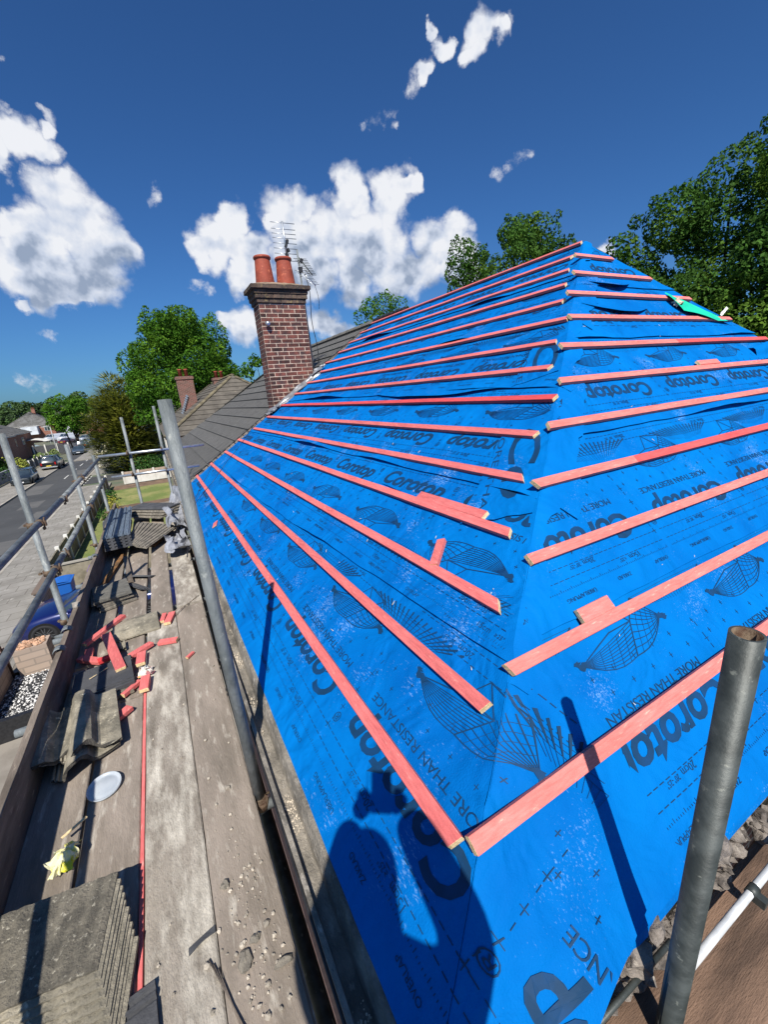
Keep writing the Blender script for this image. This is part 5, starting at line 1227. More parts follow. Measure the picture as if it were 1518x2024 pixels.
# street tree and far woods
bl = scatter_blobs(41, (-14.8, 108, .4), 3.8, 3.5, 3.0, 26, .9, 1.7)
tree('street_tree', (-14.9, 108.6, GZ), 9, bl, 120, .23, leafA, 'round street tree at the bend of the road', seed=11, tr=.35)
k = 0
for (x, y, rx, z, h) in ((-62, 200, 10, 0, 9), (-50, 196, 7, 2.5, 8), (-40, 195, 7, 3.5, 9), (-31, 198, 7, 3.0, 10), (-23, 195, 7, 3.5, 11), (-15, 198, 6, 4.6, 10), (-8, 200, 6, 4.2, 9), (-72, 205, 8, -1, 8), (-86, 205, 9, -1.5, 8), (3, 200, 7, 3, 10), (14, 196, 7, 2, 9)):
    lab = ['broad', 'dark rounded', 'domed', 'spreading', 'full', 'tallest', 'grey green', 'low', 'hazy', 'green', 'leafy'][k]
    pos = ['far left of the skyline', 'above the brick chimney stack at left', 'above the hipped grey roofs', 'left of the street tree', 'behind the street tree', 'left of the conifer', 'behind the conifer top', 'edge of the picture at left', 'horizon beyond the left edge', 'horizon behind the maple', 'horizon behind the second maple side'][k]
    tree('woodland_tree', (x, y, GZ), 8, scatter_blobs(50+k, (x, y, z-2.2), rx*.8, 4, h*.42, 20, 1.8, 3.2), 24, .55, leafD, lab+' woodland tree on the horizon, '+pos, 'woodland trees on the horizon', seed=60+k, tr=.4, limbs=3); k += 1
# hedge, shrubs
def bush(name, blobs, per, size, m, lab, grp=None, seed=1, cat='shrub'):
    x = sum(b_[0] for b_ in blobs)/len(blobs); y = sum(b_[1] for b_ in blobs)/len(blobs); t = thing(name, (x, y, GZ+.1), lab, cat, grp)
    crown('foliage', blobs, per, size, m, t, seed)
    b = MB(); rg = random.Random(seed)
    for q in blobs[:6]: b.tube((x+rg.uniform(-.1, .1), y, GZ+.08), q[:3], .03, 5, r2=.01)
    b.build('stem', bark, t); return t
bush('hedge', [(-2.0+.55*i, 47.2+.1*(i % 2), GZ+1.15+.08*(i % 3), 1.0) for i in range(8)], 320, .09, hedge_m, 'clipped round topped hedge behind the white wall', seed=71, cat='hedge')
bush('blossom_shrub', scatter_blobs(81, (-5.0, 54.9, GZ+1.7), 1.2, .8, 1.3, 14, .45, .8), 200, .13, mat('pale_blossom', srgb('8f8a68'), srgb('d6cdb8'), 6, .8, island=.4, lo=.46, hi=.56), 'pale blossoming shrub in front of the golden conifer', seed=82)
bush('round_bush', scatter_blobs(83, (-4.0, 30.6, GZ+.4), .3, .3, .2, 5, .25, .35), 500, .06, hedge_m, 'small round green bush beside the concrete panel fence', 'small bushes by the fence', seed=84)
bush('round_bush', scatter_blobs(85, (-4.1, 36.8, GZ+.5), .3, .3, .3, 5, .3, .45), 400, .07, hedge_m, 'small green bush farther along the panel fence', 'small bushes by the fence', seed=86)
bush('yellow_shrub', scatter_blobs(87, (-3.6, 33.3, GZ+.6), .3, .3, .3, 5, .25, .4), 400, .07, mat('yellow_leaves', srgb('a8a030'), srgb('7b8230'), 5, .8, island=.3), 'small yellow flowering shrub at the edge of the lawn', seed=88)
bush('yellow_shrub', scatter_blobs(89, (-16.2, 66, GZ+1.3), 1.0, 1.4, .7, 9, .6, .9), 170, .13, mat('yellow_green_leaves', srgb('9a9a3a'), srgb('5f7328'), 2, .8, island=.3), 'yellow green shrub in front of the brick house at left', seed=90)
bush('dark_shrub', scatter_blobs(91, (-18.5, 66, GZ+1.2), 1.5, 1.4, .9, 10, .7, 1.1), 160, .14, leafB, 'dark shrub against the brick wall of the house at left', seed=92)
bush('hedge', [(-16.2+.05*i, 53+1.2*i, GZ+.9, .8) for i in range(8)], 200, .12, hedge_m, 'long low hedge along the pavement at the left edge', seed=93, cat='hedge')
bush('palm_shrub', scatter_blobs(95, (-14.7, 78, GZ+1.0), 1.4, 1.0, .5, 8, .5, .8), 170, .16, mat('palm_green', srgb('7d8a4a'), srgb('56702f'), 2, .8, island=.3), 'spiky pale green shrubs behind the black pickup', seed=96)
bush('shrub', scatter_blobs(97, (-7.3, 100, GZ+1.2), 1.6, 1.5, .9, 8, .8, 1.2), 90, .2, mat('spring_green', srgb('76902f'), srgb('5a7228'), 2, .8, island=.3), 'bright green shrub beyond the silver car', seed=98)
bush('purple_shrub', scatter_blobs(99, (-5.2, 104, GZ+1.9), .8, .8, .7, 5, .6, .9), 90, .2, mat('purple_blossom', srgb('7d5080'), srgb('5a4a60'), 3, .8, island=.3), 'purple blossoming shrub by the far white house', seed=100)
# ------------------------------------------------------------------ garden walls and fences
b = MB(); wl = thing('garden_wall', (-1.2, 44.6, GZ), 'low white wall with pink panels and white posts at the end of the lawn', 'garden wall')
b.box((-.9, 44.6, GZ+.40), (5.2, .14, .62)); b.build('white_wall', white_wall, wl)
b = MB(); b.box((-.9, 44.62, GZ+.95), (5.0, .06, .5)); b.build('panel', mat('pinkish_panel', srgb('b5a08e'), srgb('9a8878'), 3, .9, wave=('X', 3, 1, .02)), wl)
for k in range(5):
    b = MB(); b.box((-3.45+1.27*k, 44.6, GZ+.68), (.16, .18, 1.16)); b.build('post', white_wall, wl)
fence = thing('panel_fence', (-4.68, 30, GZ), 'concrete panel fence with white capped posts between pavement and lawn', 'fence')
panelm = mat('fence_panel', srgb('8f8775'), srgb('6d6757'), 2, .9, wave=('Y', 5, 1, .02)); 
b = MB()
for k in range(12):
    b.box((-4.68, 20.2+k*2.0, GZ+.66), (.06, 1.84, 1.1))
b.build('panel', panelm, fence)
for k in range(13):
    b = MB(); b.box((-4.68, 19.2+k*2.0, GZ+.70), (.15, .15, 1.24)); b.build('post', white_wall, fence)
f2 = thing('panel_fence', (-2.3, 19.0, GZ), 'grey fence with flat top rail across the garden beyond the blue car', 'fence')
b = MB(); b.box((-2.2, 19.05, GZ+.60), (4.9, .05, 1.0)); b.build('panel', panelm, f2)
b = MB(); b.box((-2.2, 19.05, GZ+1.13), (4.95, .14, .06)); b.build('top_rail', mat('grey_coping', srgb('9a958a'), rough=.9), f2)
for k in range(3):
    b = MB(); b.box((-4.5+k*2.3, 19.05, GZ+.62), (.12, .14, 1.1)); b.build('post', toem, f2)
pw = brickify(mat('pink_block_wall', srgb('b79b88')), mort='8d8074', sc=.4, c1='ad9a8a', c2='9c8b7d')
w3 = thing('garden_wall', (-4.6, 18, GZ), 'low pink block wall with dark coping beside the blue bin', 'garden wall')
b = MB(); b.box((-4.66, 17.9, GZ+.50), (.16, 2.1, .86)); b.build('wall', pw, w3)
b = MB(); b.box((-4.66, 17.9, GZ+.96), (.22, 2.2, .06)); b.build('coping', mat('dark_coping', srgb('6d5f54'), rough=.9), w3)
w4 = thing('garden_wall', (-4.5, 12, GZ), 'low pink block wall below the scaffold at the left edge', 'garden wall')
b = MB(); b.box((-4.72, 11.4, GZ+.52), (.22, 3.4, .9)); b.build('wall', pw, w4)
b = MB(); b.box((-3.0, 10.2, GZ+.35), (3.6, .12, .55)); b.build('wall', blackpl, w4)
pl_ = thing('planter_box', (-4.05, 13.1, GZ), 'square pink block planter topped with stones beside the gravel bed', 'planter')
b = MB(); b.box((-4.05, 13.05, GZ+.48), (.72, .5, .80)); b.build('box', pw, pl_)
b = MB()
for k in range(60): rock(b, (-4.05+random.uniform(-.3, .3), 13.05+random.uniform(-.2, .2), GZ+.9), random.uniform(.03, .07), k)
b.build('stones', mat('planter_stones', srgb('b08b70'), island=.4), pl_)
b = MB(); b.tube((-4.62, 13.0, GZ), (-4.66, 12.8, GZ+2.1), .05, 10); tag(b.build('rusty_post', mat('rusty_steel', srgb('5d4032'), srgb('3d2d26'), 9, .8)), 'rusty brown post standing beside the pink planter', 'post')
b = MB(); b.tube((-3.6, 13.25, GZ+.75), (-2.6, 13.35, GZ+.80), .06, 12, hollow=.008); tag(b.build('downpipe', galv), 'grey pipe lying in front of the wheel of the blue car', 'pipe')
# ------------------------------------------------------------------ wheelie bins
def bin_(x, y, c, lab, rz=0):
    t = thing('wheelie_bin', (x, y, GZ+.1), lab, 'wheelie bin', 'wheelie bins beside the drive', rz); m = mat('bin_plastic', srgb(c), rough=.45)
    b = MB(); vs = []; o = Vector((x, y, GZ+.1))
    for z, s in ((.06, .82), (.95, 1.0)):
        for a, c_ in ((-1, -1), (1, -1), (1, 1), (-1, 1)): vs.append(o+Vector((a*.28*s, c_*.34*s, z)))
    b.add(vs, [(0, 1, 5, 4), (1, 2, 6, 5), (2, 3, 7, 6), (3, 0, 4, 7), (0, 3, 2, 1), (4, 5, 6, 7)]); b.build('body', m, t, bevel=.03)
    b = MB(); b.grid(8, 6, lambda u, v: o+Vector((-.30+.60*u, -.38+.76*v, .96+.07*sin(pi*u)**.5 if 0 < u < 1 else .96)), 0, True); b.box(o+Vector((0, 0, .975)), (.62, .76, .03)); b.build('lid', m, t)
    for s in (-1, 1): b = MB(); b.tube(o+Vector((s*.22, .36, .10)), o+Vector((s*.29, .36, .10)), .10, 14); b.build('wheel', blackpl, t)
    b = MB(); b.tube(o+Vector((-.25, .40, .92)), o+Vector((.25, .40, .92)), .018, 8); b.build('handle', m, t)
bin_(-3.95, 17.2, '1f5fb0', 'bright blue wheelie bin between the pink wall and the blue car')
bin_(-2.95, 17.9, '6d4a94', 'purple wheelie bin behind the toe board')
# ------------------------------------------------------------------ vehicles
tyre_m = mat('tyre_rubber', srgb('232325'), rough=.85); rim_m = mat('alloy_rim', srgb('8d8f92'), rough=.35, metal=.8); chrome = mat('headlamp_lens', srgb('cfd6da'), rough=.15, metal=.4)
redl = mat('rear_lamp_red', srgb('a01818'), rough=.25); platey = mat('yellow_number_plate', srgb('d9c23a'), rough=.5); platew = mat('white_number_plate', srgb('dedede'), rough=.5); arch_m = mat('wheel_arch_black', srgb('0d0d0e'), rough=.9)
# profile: (x, z_low_body_top, z_roof or None) ; front is +x
KINDS = {
 'saloon': dict(L=4.6, W=1.80, hood=.80, belt=.93, roof=1.42, c0=-1.55, r0=-.85, r1=.35, c1=1.15, tail=.98, wr=.34, fx=1.52, rx=-1.38),
 'hatch': dict(L=4.3, W=1.80, hood=.90, belt=1.0, roof=1.58, c0=-2.05, r0=-1.75, r1=.35, c1=1.25, tail=1.0, wr=.33, fx=1.32, rx=-1.30),
 'pickup': dict(L=5.2, W=1.90, hood=1.10, belt=1.18, roof=1.80, c0=-2.55, r0=-2.3, r1=.45, c1=1.2, tail=1.15, wr=.39, fx=1.65, rx=-1.55),
 'van': dict(L=5.0, W=1.95, hood=1.15, belt=1.30, roof=2.05, c0=-2.48, r0=-2.4, r1=1.1, c1=1.75, tail=1.25, wr=.34, fx=1.55, rx=-1.55)}
def car(name, x, y, rz, kind, c, lab, cat, grp=None, z=GZ, fine=False, plate=None, panel=False):
    K = KINDS[kind]; t = thing(name, (x, y, z), lab, cat, grp, rz); o = Vector((x, y, z)); L, Wd = K['L'], K['W']
    paint = mat('car_paint', srgb(c), rough=.28, spec=.7, metal=.25); paint.node_tree.nodes['Principled BSDF'].inputs['Coat Weight'].default_value = .6
    n = 44; m_ = 14; b = MB()
    def top(u):   # height of bonnet, belt and boot along the car, u from -L/2 (rear) to L/2 (front)
        f = u/(L/2)
        if u > K['c1']: q = (u-K['c1'])/(L/2-K['c1']); h = K['hood']+(K['belt']-K['hood'])*(1-q)**.8; return h-.16*q**3
        if u < K['c0']: q = (K['c0']-u)/(L/2+K['c0']); return K['tail']-.10*q**3
        return K['belt']+(K['tail']-K['belt'])*max(0, min(1, (K['c1']-u)/(K['c1']-K['c0'])))*.5
    def hw(u): f = abs(u/(L/2)); return Wd/2*(1-.02*f*f-.20*max(0, f-.72)**2*12*.35)
    def sec(u):
        h = top(u); w = hw(u); e = max(0, (abs(u)/(L/2)-.93)/.07); zl = .22+.08*e; q = 1-.10*e
        return [(0, zl), (w*.90*q, zl), (w*.97*q, zl+.12), (w*q, zl+.25), (w*q, h*.62), (w*.985*q, h-.14), (w*.93*q, h-.035), (w*.80*q, h), (0, h+.035)]
    rows = []
    for k in range(n+1):
        u = -L/2+L*k/n; s_ = sec(u); full = s_+[(-a, b_) for a, b_ in reversed(s_[1:-1])]
        e = 0
        for a, h in full: rows.append(o+Vector((u, a, h)))
    M_ = len(rows)//(n+1)
    b.add(rows, [(M_*k+q, M_*(k+1)+q, M_*(k+1)+(q+1) % M_, M_*k+(q+1) % M_) for k in range(n) for q in range(M_)], 0, True)
    b.add(rows[:M_], [tuple(range(M_))]); b.add(rows[-M_:], [tuple(range(M_))[::-1]])
    b.build('body', paint, t)
    # cabin glass and painted roof with pillars
    def cab(h0, inset0, inset1, zz0, zz1): pass
    bw = Wd/2*.93; tw = Wd/2*.72; zb = K['belt']-.03; zr = K['roof']
    P0 = [(K['c0'], bw), (K['c1'], bw*.97)]; P1 = [(K['r0'], tw), (K['r1'], tw*.97)]
    b = MB(); ng = 8; rows = []
    for k in range(ng+1):
        v = k/ng; vv = v**.92
        xa = P0[0][0]+(P1[0][0]-P0[0][0])*vv; xb = P0[1][0]+(P1[1][0]-P0[1][0])*vv; w0 = P0[0][1]+(P1[0][1]-P0[0][1])*v**1.4; zz = zb+(zr-.05-zb)*v
        cur = []
        for j in range(7): q = -1+2*j/6; cur.append(o+Vector((xb+.07*(1-q*q), q*w0, zz)))
        for j in range(7): q = 1-2*j/6; cur.append(o+Vector((xa-.05*(1-q*q), q*w0, zz)))
        rows += cur
    b.add(rows, [(14*k+q, 14*(k+1)+q, 14*(k+1)+(q+1) % 14, 14*k+(q+1) % 14) for k in range(ng) for q in range(14)], 0, True)
    b.add(rows[-14:], [tuple(range(14))]); 
    b.build('window', glass if not panel else glass, t)
    b = MB()
    b.grid(10, 8, lambda u, v: o+Vector((K['r0']-.10+(K['r1']-K['r0']+.22)*u, (v*2-1)*(tw+.02), zr-.045+.055*(1-(2*v-1)**4)*(1-(2*u-1)**4)**.5*1.0+.0)), 0, True)
    def pillar(xa, xb, yb0, yb1, w): b.add([o+Vector(p) for p in ((xa-w, yb0, zb), (xa+w, yb0, zb), (xb+w*.8, yb1, zr-.04), (xb-w*.8, yb1, zr-.04))], [(0, 1, 2, 3)])
    for s in (-1, 1):
        pillar(K['c1']-.03, K['r1']+.02, s*(bw*.985), s*(tw+.012), .045); pillar(K['c0']+.05, K['r0']+.03, s*(bw+.006), s*(tw+.012), .07); pillar((K['c0']+K['c1'])/2-.15, (K['r0']+K['r1'])/2-.05, s*(bw+.004), s*(tw+.016), .035)
        if panel: b.add([o+Vector(p) for p in ((K['c0']-.02, s*(bw+.012), zb), (.35, s*(bw+.012), zb), (.25, s*(tw+.024), zr-.03), (K['r0']-.04, s*(tw+.024), zr-.03))], [(0, 1, 2, 3)])
    b.build('roof', paint, t, solid=.012)
    for ux, nm in ((K['fx'], 'f'), (K['rx'], 'r')):
        for s in (-1, 1):
            c_ = o+Vector((ux, s*(Wd/2-.10), K['wr'])); w = t
            b = MB(); b.tube(c_+Vector((0, s*.085, 0)), c_+Vector((0, s*.108, 0)), K['wr']+.055, 28); b.build('wheel_arch', arch_m, t)
            b = MB(); R_ = K['wr']; prof = [(.20*R_/.33*1.0, -.105), (R_*.93, -.105), (R_, -.08), (R_, .07), (R_*.95, .10), (R_*.73, .105), (R_*.70, .06)]
            b.lathe(prof, (0, 0, 0), 32); b.v = [c_+Vector((v.x, s*(v.z+.022), v.y)) for v in b.v]; wh = b.build('wheel', tyre_m, t)
            b = MB(); ns = 14 if fine else 6
            for q in range(ns):
                a = 2*pi*q/ns+(.09 if q % 2 and fine else 0); d = Vector((cos(a), 0, sin(a))); e = Vector((-sin(a), 0, cos(a)))*(.013 if fine else .035)
                p0 = c_+Vector((0, s*.085, 0)); p1 = c_+Vector((0, s*.112, 0))+d*R_*.72
                b.add([p0-e, p0+e, p1+e*.8, p1-e*.8, p0-e+Vector((0, s*.015, 0)), p0+e+Vector((0, s*.015, 0)), p1+e*.8+Vector((0, s*.012, 0)), p1-e*.8+Vector((0, s*.012, 0))], [(0, 1, 2, 3), (4, 5, 6, 7), (0, 1, 5, 4), (1, 2, 6, 5), (2, 3, 7, 6), (3, 0, 4, 7)])
            b.tube(c_+Vector((0, s*.06, 0)), c_+Vector((0, s*.115, 0)), .055, 14)
            lp = []
            b.lathe([(R_*.70, -.0), (R_*.755, .0), (R_*.755, .016), (R_*.70, .016)], (0, 0, 0), 32) if False else None
            b.build('rim', rim_m, wh)
    hz = K['hood']-.17
    for s in (-1, 1):
        b = MB(); vs = [(L/2-.10, .50, hz-.10), (L/2-.06, .58, hz+.02), (L/2-.42, .845, hz+.09), (L/2-.36, .86, hz-.07), (L/2-.16, .80, hz-.12)]
        vs = [o+Vector((p[0]+.02, s*p[1]*Wd/1.8*1.0, p[2])) for p in vs]; vs2 = [v-Vector((.10, s*.06, 0)) for v in vs]
        b.add(vs+vs2, [(0, 1, 2, 3, 4), (5, 6, 7, 8, 9)]+[(i, (i+1) % 5, 5+(i+1) % 5, 5+i) for i in range(5)]); b.build('headlight', chrome, t)
        b = MB(); b.box(o+Vector((-L/2+.03, s*(Wd/2-.22), K['tail']-.26)), (.08, .26 if kind != 'pickup' else .14, .15 if kind != 'pickup' else .32)); b.build('rear_light', redl, t)
        b = MB(); b.box(o+Vector((K['c1']-.42, s*(Wd/2+.06), K['belt']+.03)), (.12, .16, .11)); b.build('wing_mirror', paint, t, bevel=.02)
    b = MB(); b.box(o+Vector((-L/2-.012, 0, .62 if kind != 'van' else .8)), (.02, .52, .12)); b.build('number_plate', platey, t)
    b = MB(); b.box(o+Vector((L/2-.01, 0, .42)), (.03, .52, .11)); b.build('number_plate', platew, t)
    b = MB(); b.box(o+Vector((L/2-.05, 0, .52)), (.10, .9, .20)); b.build('grille', arch_m, t, bevel=.02)
    if kind == 'pickup':
        b = MB(); b.box(o+Vector((-L/2-.04, 0, .42)), (.12, 1.8, .16)); b.build('bumper', rim_m, t, bevel=.02)
        b = MB(); b.box(o+Vector((-L/2-.012, 0, 1.0)), (.02, 1.0, .04)); b.build('handle', rim_m, t)
    return t
car('parked_car', -2.48, 15.03, pi-.10, 'saloon', '101d58', 'glossy dark blue car with many spoke wheel parked on the drive below the deck', 'car', z=GZ+.11, fine=True)
PG = 'cars parked along the street'
car('parked_car', -13.2, 56.5, -pi/2+.02, 'hatch', '2a3238', 'dark grey hatchback facing us on the left, between the two nearest standards', 'car', PG)
car('parked_pickup', -12.9, 69.5, pi/2, 'pickup', '14181d', 'black pickup truck seen from behind with yellow number plate', 'pickup truck', PG)
car('parked_car', -12.5, 90, -pi/2+.05, 'saloon', '4a5662', 'grey blue saloon parked beyond the black pickup', 'car', PG)
car('parked_car', -12.4, 121, -2.6, 'saloon', '6a7580', 'silver blue car facing us beyond the lamp post', 'car', PG)
car('parked_car', -15.9, 131, -2.3, 'hatch', 'b4bac0', 'silver hatchback in the distance beside the street tree', 'car', PG)
car('parked_van', -21.4, 143, -2.5, 'van', 'e4e6e8', 'right one of the two white vans in the distance', 'van', PG, panel=True)
car('parked_van', -25.6, 149, -2.5, 'van', 'dfe2e6', 'left one of the two white vans in the distance', 'van', PG, panel=True)
car('parked_car', -13.6, 104, pi/2, 'hatch', '20242a', 'black car half hidden behind the second standard', 'car', PG)
car('parked_car', -25.0, 117, -.6, 'hatch', 'a0b0ae', 'pale car on a drive left of the black car in the distance', 'car', PG)
car('parked_car', -19.6, 128, 1.2, 'saloon', '5d2f3a', 'dark red car parked in front of the far white vans', 'car', PG)
# ------------------------------------------------------------------ lamp posts and pole
def lamp(x, y, h, lab, arm):
    t = thing('street_lamp', (x, y, GZ), lab, 'street lamp', 'street lamps'); g_ = mat('lamp_post_grey', srgb('a7aaa8'), rough=.6)
    b = MB(); b.tube((x, y, GZ), (x, y, GZ+h), .11, 10, r2=.06); b.tube((x, y, GZ), (x, y, GZ+1.1), .14, 10); b.build('pole', g_, t)
    b = MB(); b.tube((x, y, GZ+h), (x+arm, y, GZ+h+.15), .05, 8); b.box((x+arm*1.25, y, GZ+h+.12), (.7, .25, .14)); b.build('lamp_head', g_, t)
lamp(-12.9, 112, 5.6, 'grey street lamp in front of the silver blue car', -1.0)
lamp(-17.0, 150, 6.6, 'farther street lamp right of the street tree trunk', -.9)
lamp(-15.9, 92, 5.0, 'slim street lamp before the white panelled house', -.7)
b = MB(); b.tube((-15.9, 108, GZ), (-16.9, 108, GZ+8.2), .14, 10, r2=.10); tp = tag(b.build('telegraph_pole', bark), 'dark leaning telegraph pole left of the street tree', 'telegraph pole')
b = MB(); b.box((-16.8, 108, GZ+7.6), (1.2, .1, .1)); b.build('crossarm', bark, tp)
for k in range(4):
    b = MB(); p0 = Vector((-16.9, 108, GZ+7.9-.1*k)); p1 = Vector((-42, 62, .2+1.5*k)); pts = [p0.lerp(p1, u/14)+Vector((0, 0, -1.1*sin(pi*u/14))) for u in range(15)]
    b.path(pts, .03, 4); tag(b.build('overhead_wire', blackpl), ['lowest', 'second', 'third', 'highest'][k if k else 0]+' overhead wire crossing the sky at the left edge', 'wire', 'overhead wires')
# ------------------------------------------------------------------ houses along the street
def hip_house(name, x0, x1, y0, y1, eave, rise, wm, rm, lab, wins=(), chim=(), run=None, ridge=True, rotz=0, detail=True, course=.345):
    t = thing(name, ((x0+x1)/2, (y0+y1)/2, GZ), lab, 'house', 'houses along the street')
    b = MB(); b.box(((x0+x1)/2, (y0+y1)/2, (GZ+eave)/2), (x1-x0-.5, y1-y0-.5, eave-GZ)); b.build('wall', wm, t)
    w2 = (x1-x0)/2 if (x1-x0) < (y1-y0) else (y1-y0)/2
    run = run or w2*.75
    if (x1-x0) < (y1-y0): r0 = Vector(((x0+x1)/2, y0+run, eave+rise)); r1 = Vector(((x0+x1)/2, y1-run, eave+rise))
    else: r0 = Vector((x0+run, (y0+y1)/2, eave+rise)); r1 = Vector((x1-run, (y0+y1)/2, eave+rise))
    c = [Vector((x0, y0, eave)), Vector((x1, y0, eave)), Vector((x1, y1, eave)), Vector((x0, y1, eave))]
    def slope(a, b_, ra, rb_, bb):
        L_ = ((ra+rb_)/2-(a+b_)/2).length; n = max(3, int(L_/course)); nrm = (b_-a).cross((ra+rb_)/2-a).normalized()
        if nrm.z < 0: nrm = -nrm
        for k in range(n):
            u, v = k/n, (k+1)/n; p = [a.lerp(ra, u), b_.lerp(rb_, u), b_.lerp(rb_, v), a.lerp(ra, v)]
            q = [p[0], p[1], p[1]+nrm*.035, p[0]+nrm*.035, p[3]+nrm*.004, p[2]+nrm*.004]
            bb.add(q, [(0, 1, 2, 3), (3, 2, 5, 4)])
    b = MB()
    if (x1-x0) < (y1-y0): S4 = ((c[3], c[0], r1, r0), (c[1], c[2], r0, r1), (c[0], c[1], r0, r0), (c[2], c[3], r1, r1))
    else: S4 = ((c[0], c[1], r0, r1), (c[2], c[3], r1, r0), (c[1], c[2], r1, r1), (c[3], c[0], r0, r0))
    for s_ in S4: slope(*s_, b)
    b.add(c, [(0, 1, 2, 3)])
    rf = b.build('roof', rm, t)
    if detail:
        ridge_run(r0, r1, 'ridge_tiles', ridge_m if rm is tile_brown else rm, rf, .13, .45)
        for cc, rr in ((c[0], r0), (c[3], r1 if (x1-x0) < (y1-y0) else r0), (c[1], r0 if (x1-x0) < (y1-y0) else r1)): ridge_run(cc+Vector((0, 0, .02)), rr, 'hip_tiles', ridge_m if rm is tile_brown else rm, rf, .12, .45)
    for (cx, cy, cz, ch, cw, cd, np_) in chim:
        b = MB(); b.box((cx, cy, cz+ch/2), (cw, cd, ch)); b.box((cx, cy, cz+ch-.1), (cw+.1, cd+.1, .16)); ck = b.build('chimney', brick_wall if wm is not brick_far else brick_far, rf)
        for k in range(np_):
            b = MB(); b.lathe([(.12, 0), (.10, .38), (.13, .40), (.13, .46), (.09, .46), (.08, .2)], (cx+(k-(np_-1)/2)*.36 if cw > cd or np_ <= 2 else cx, cy+(0 if cw > cd or np_ <= 2 else (k-(np_-1)/2)*.36), cz+ch), 12); b.build('chimney_pot', terra, ck)
    for (face, a, z, w, h) in wins:
        fm = white_wall
        if face == 'S': ctr = Vector((a, y0+.25-.03, z)); dm = (w, .08, h); gd = (w-.16, .04, h-.16); g_off = Vector((0, -.045, 0)); mul = (.06, .05, h-.1)
        elif face == 'E': ctr = Vector((x1-.25+.03, a, z)); dm = (.08, w, h); gd = (.04, w-.16, h-.16); g_off = Vector((.045, 0, 0)); mul = (.05, .06, h-.1)
        else: ctr = Vector((x0+.25-.03, a, z)); dm = (.08, w, h); gd = (.04, w-.16, h-.16); g_off = Vector((-.045, 0, 0)); mul = (.05, .06, h-.1)
        b = MB(); b.box(ctr, dm); b.box(ctr+g_off*1.35, mul); wf = b.build('window', fm, t); b = MB(); b.box(ctr+g_off, gd); b.build('pane', glass, wf)
    b = MB(); b.box(((x0+x1)/2, (y0+y1)/2, eave-.06), (x1-x0-.05, y1-y0-.05, .10)); b.build('fascia', white_wall if wm is not brick_wall else mat('brown_fascia', srgb('4a3c34')), t)
    return t
# next pair of houses beyond the tiled half
h2 = hip_house('semi_detached_house', .35, 9.4, 24.3, 41.0, -1.50, 3.10, brick_wall, tile_brown, 'pair of brick houses with mossy brown hipped roof, next beyond the dark tiled half', run=3.6,
   wins=(('W', 27, -2.9, 1.6, 1.2), ('W', 38, -2.9, 1.6, 1.2)), chim=((2.35, 30.9, -.5, 2.35, 1.0, .6, 2), (4.9, 33.5, .9, .9, .9, .6, 2)))
b = MB()
for k in range(9): b.box((1.80+.06*k, 30.52, -.42+.13*k), (.10, .05, .16), RY(-.6))
b.build('stepped_flashing', alu, h2)
white_r = mat('white_render', srgb('d0d4d8'), srgb('b8bcc0'), .8, .9)
grey_r = mat('slate_grey_roof', srgb('6b6a68'), srgb('55534f'), 1.2, .9)
hip_house('brick_house', -27.5, -17.6, 60, 78, -2.1, 2.4, brick_far, grey_r, 'orange brick house with grey roof and long chimney stack at the left edge', wins=(('E', 63, -3.4, 1.4, 1.2), ('E', 67, -3.4, 1.4, 1.2), ('E', 72, -3.4, 1.4, 1.2), ('S', -19.3, -3.4, .9, 1.3), ('E', 64, -5.5, 1.6, 1.3)), chim=((-20.6, 70, -.9, 2.0, 1.9, .7, 5),))
hip_house('brick_house', -28.8, -20.3, 86, 101, -2.3, 2.0, brick_far, grey_r, 'brick house with gabled porch behind the first brick house at left', wins=(('E', 89, -3.6, 1.3, 1.2), ('E', 94, -3.6, 1.3, 1.2), ('S', -21, -3.6, 1.0, 1.2)), chim=((-23.6, 92, -.7, 1.3, .8, .8, 2),))
hw_ = hip_house('hipped_house', -36.5, -25.0, 152, 164, -1.9, 3.8, brick_far, grey_r, 'far house with pale grey hipped roof and white panelled bay', wins=(('S', -33, -2.9, 2.0, 1.4), ('S', -27, -2.9, 1.4, 1.4), ('E', 156, -2.9, 1.4, 1.4)), chim=((-30, 158, 1.0, 1.8, .8, .8, 2),))
b = MB(); b.box((-30.6, 150.9, -3.2), (3.6, 2.4, 2.2)); b.build('bay_window', white_r, hw_)
hip_house('hipped_house', -31.5, -24.5, 176, 190, -1.7, 4.0, white_r, grey_r, 'far white rendered house with steep dark grey roof', wins=(('S', -29.5, -3.0, 1.6, 1.4), ('S', -26.5, -3.0, 1.6, 1.4)), chim=((-27, 182, 1.8, 1.4, .8, .8, 1),))
hip_house('terraced_house', -24.2, -13, 182, 194, -2.6, 3.0, brick_far, grey_r, 'far terrace of orange brick behind the street tree', wins=(('S', -21.5, -3.8, 1.6, 1.4), ('S', -17, -3.8, 1.6, 1.4)))
hip_house('white_house', -6.6, 3.2, 104, 118, -2.2, 2.8, white_r, grey_r, 'white rendered house partly hidden by the golden conifer', wins=(('S', -4.5, -3.6, 1.5, 1.3), ('S', -1.2, -3.6, 1.5, 1.3), ('W', 108, -3.6, 1.4, 1.3)), chim=((-5.4, 108, -1.2, 2.2, .8, .8, 2),))
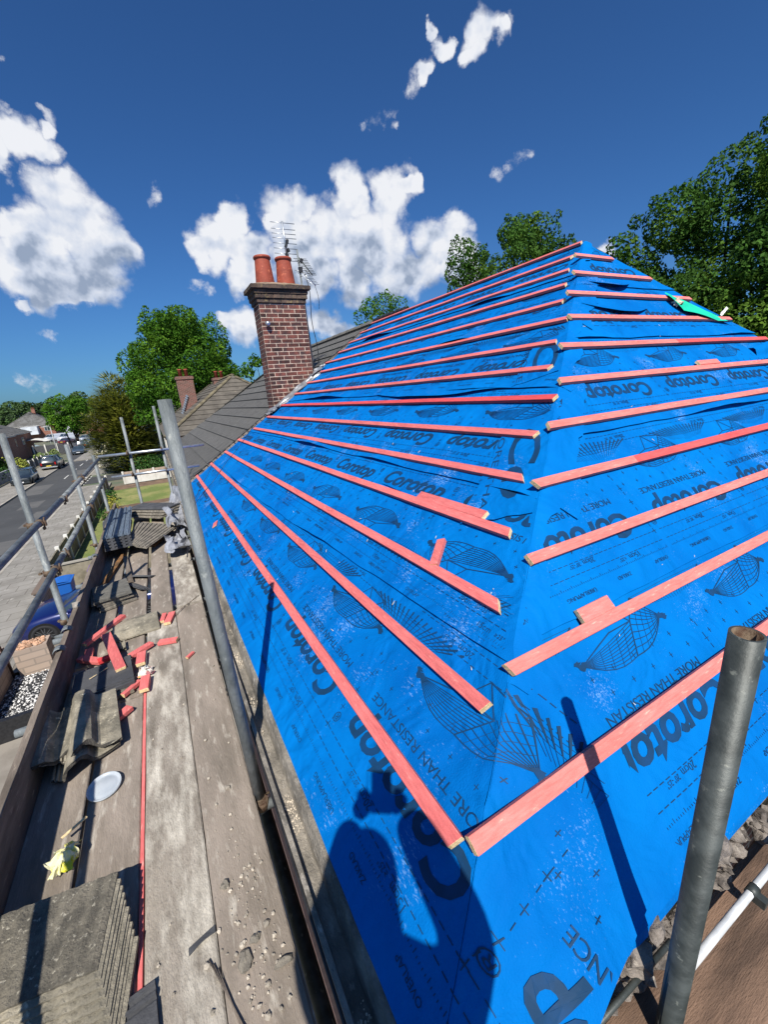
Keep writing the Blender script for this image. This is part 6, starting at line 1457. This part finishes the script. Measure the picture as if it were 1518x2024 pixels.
hip_house('white_house', -1.4, 8.0, 63, 76, -1.9, 2.6, white_r, grey_r, 'white house right of the golden conifer behind the hedge', wins=(('S', .5, -3.4, 1.5, 1.3), ('S', .5, -5.6, 1.5, 1.3)))
# left side garden walls, white canopy and posts
b = MB(); b.box((-15.45, 52, GZ+.75), (.18, 26, 1.2)); tag(b.build('garden_wall', mat('grey_render', srgb('9aa0a4'), srgb('84898c'), 1, .9)), 'long pale grey rendered wall at the left edge of the street', 'garden wall')
w5 = thing('picket_fence', (-15.6, 76, GZ), 'dark fence with pale posts behind the hedge at left', 'fence')
b = MB(); b.box((-15.5, 76, GZ+.7), (.06, 18, 1.1)); b.build('panel', tdark, w5)
for k in range(8): b = MB(); b.box((-15.42, 67.5+k*2.4, GZ+.75), (.14, .14, 1.3)); b.build('post', white_wall, w5)
w6 = thing('picket_fence', (-17, 94, GZ), 'dark grey fence with tall white posts below the white canopy', 'fence')
b = MB(); b.box((-17.0, 94, GZ+1.0), (5.6, .1, 1.7)); b.build('panel', tdark, w6)
for k in range(4): b = MB(); b.box((-19.5+k*1.7, 93.9, GZ+1.1), (.2, .14, 1.9)); b.build('post', white_wall, w6)
cn = thing('white_canopy', (-19.3, 97, GZ), 'white canopy roof over a driveway in the distance at left', 'canopy')
b = MB(); b.grid(8, 6, lambda u, v: Vector((-21.4+4.2*u, 95.6+3.6*v, GZ+2.55+.5*sin(pi*min(1, u*1.2))*.8+.1*v)), 0, True); b.build('cover', white_wall, cn, solid=.05)
for dx in (0, 4.9):
    for dy in (.1, 3.4): b = MB(); b.tube((-21.3+dx*.85, 95.7+dy, GZ), (-21.3+dx*.85, 95.7+dy, GZ+2.6), .05, 8); b.build('post', galv, cn)
w7 = MB(); w7.box((-7.9, 84, GZ+.45), (.0+2.6, .15, .8)); tag(w7.build('garden_wall', white_wall), 'short white wall beyond the silver blue car', 'garden wall')
b = MB(); b.box((-3.15, 55.0, GZ+.65), (.55, .5, 1.1)); b.box((-3.15, 55.0, GZ+1.24), (.6, .55, .08)); tag(b.build('teal_bin', mat('teal_plastic', srgb('1d8a94'), rough=.5), bevel=.03), 'teal bin beside the conifer trunk', 'bin')
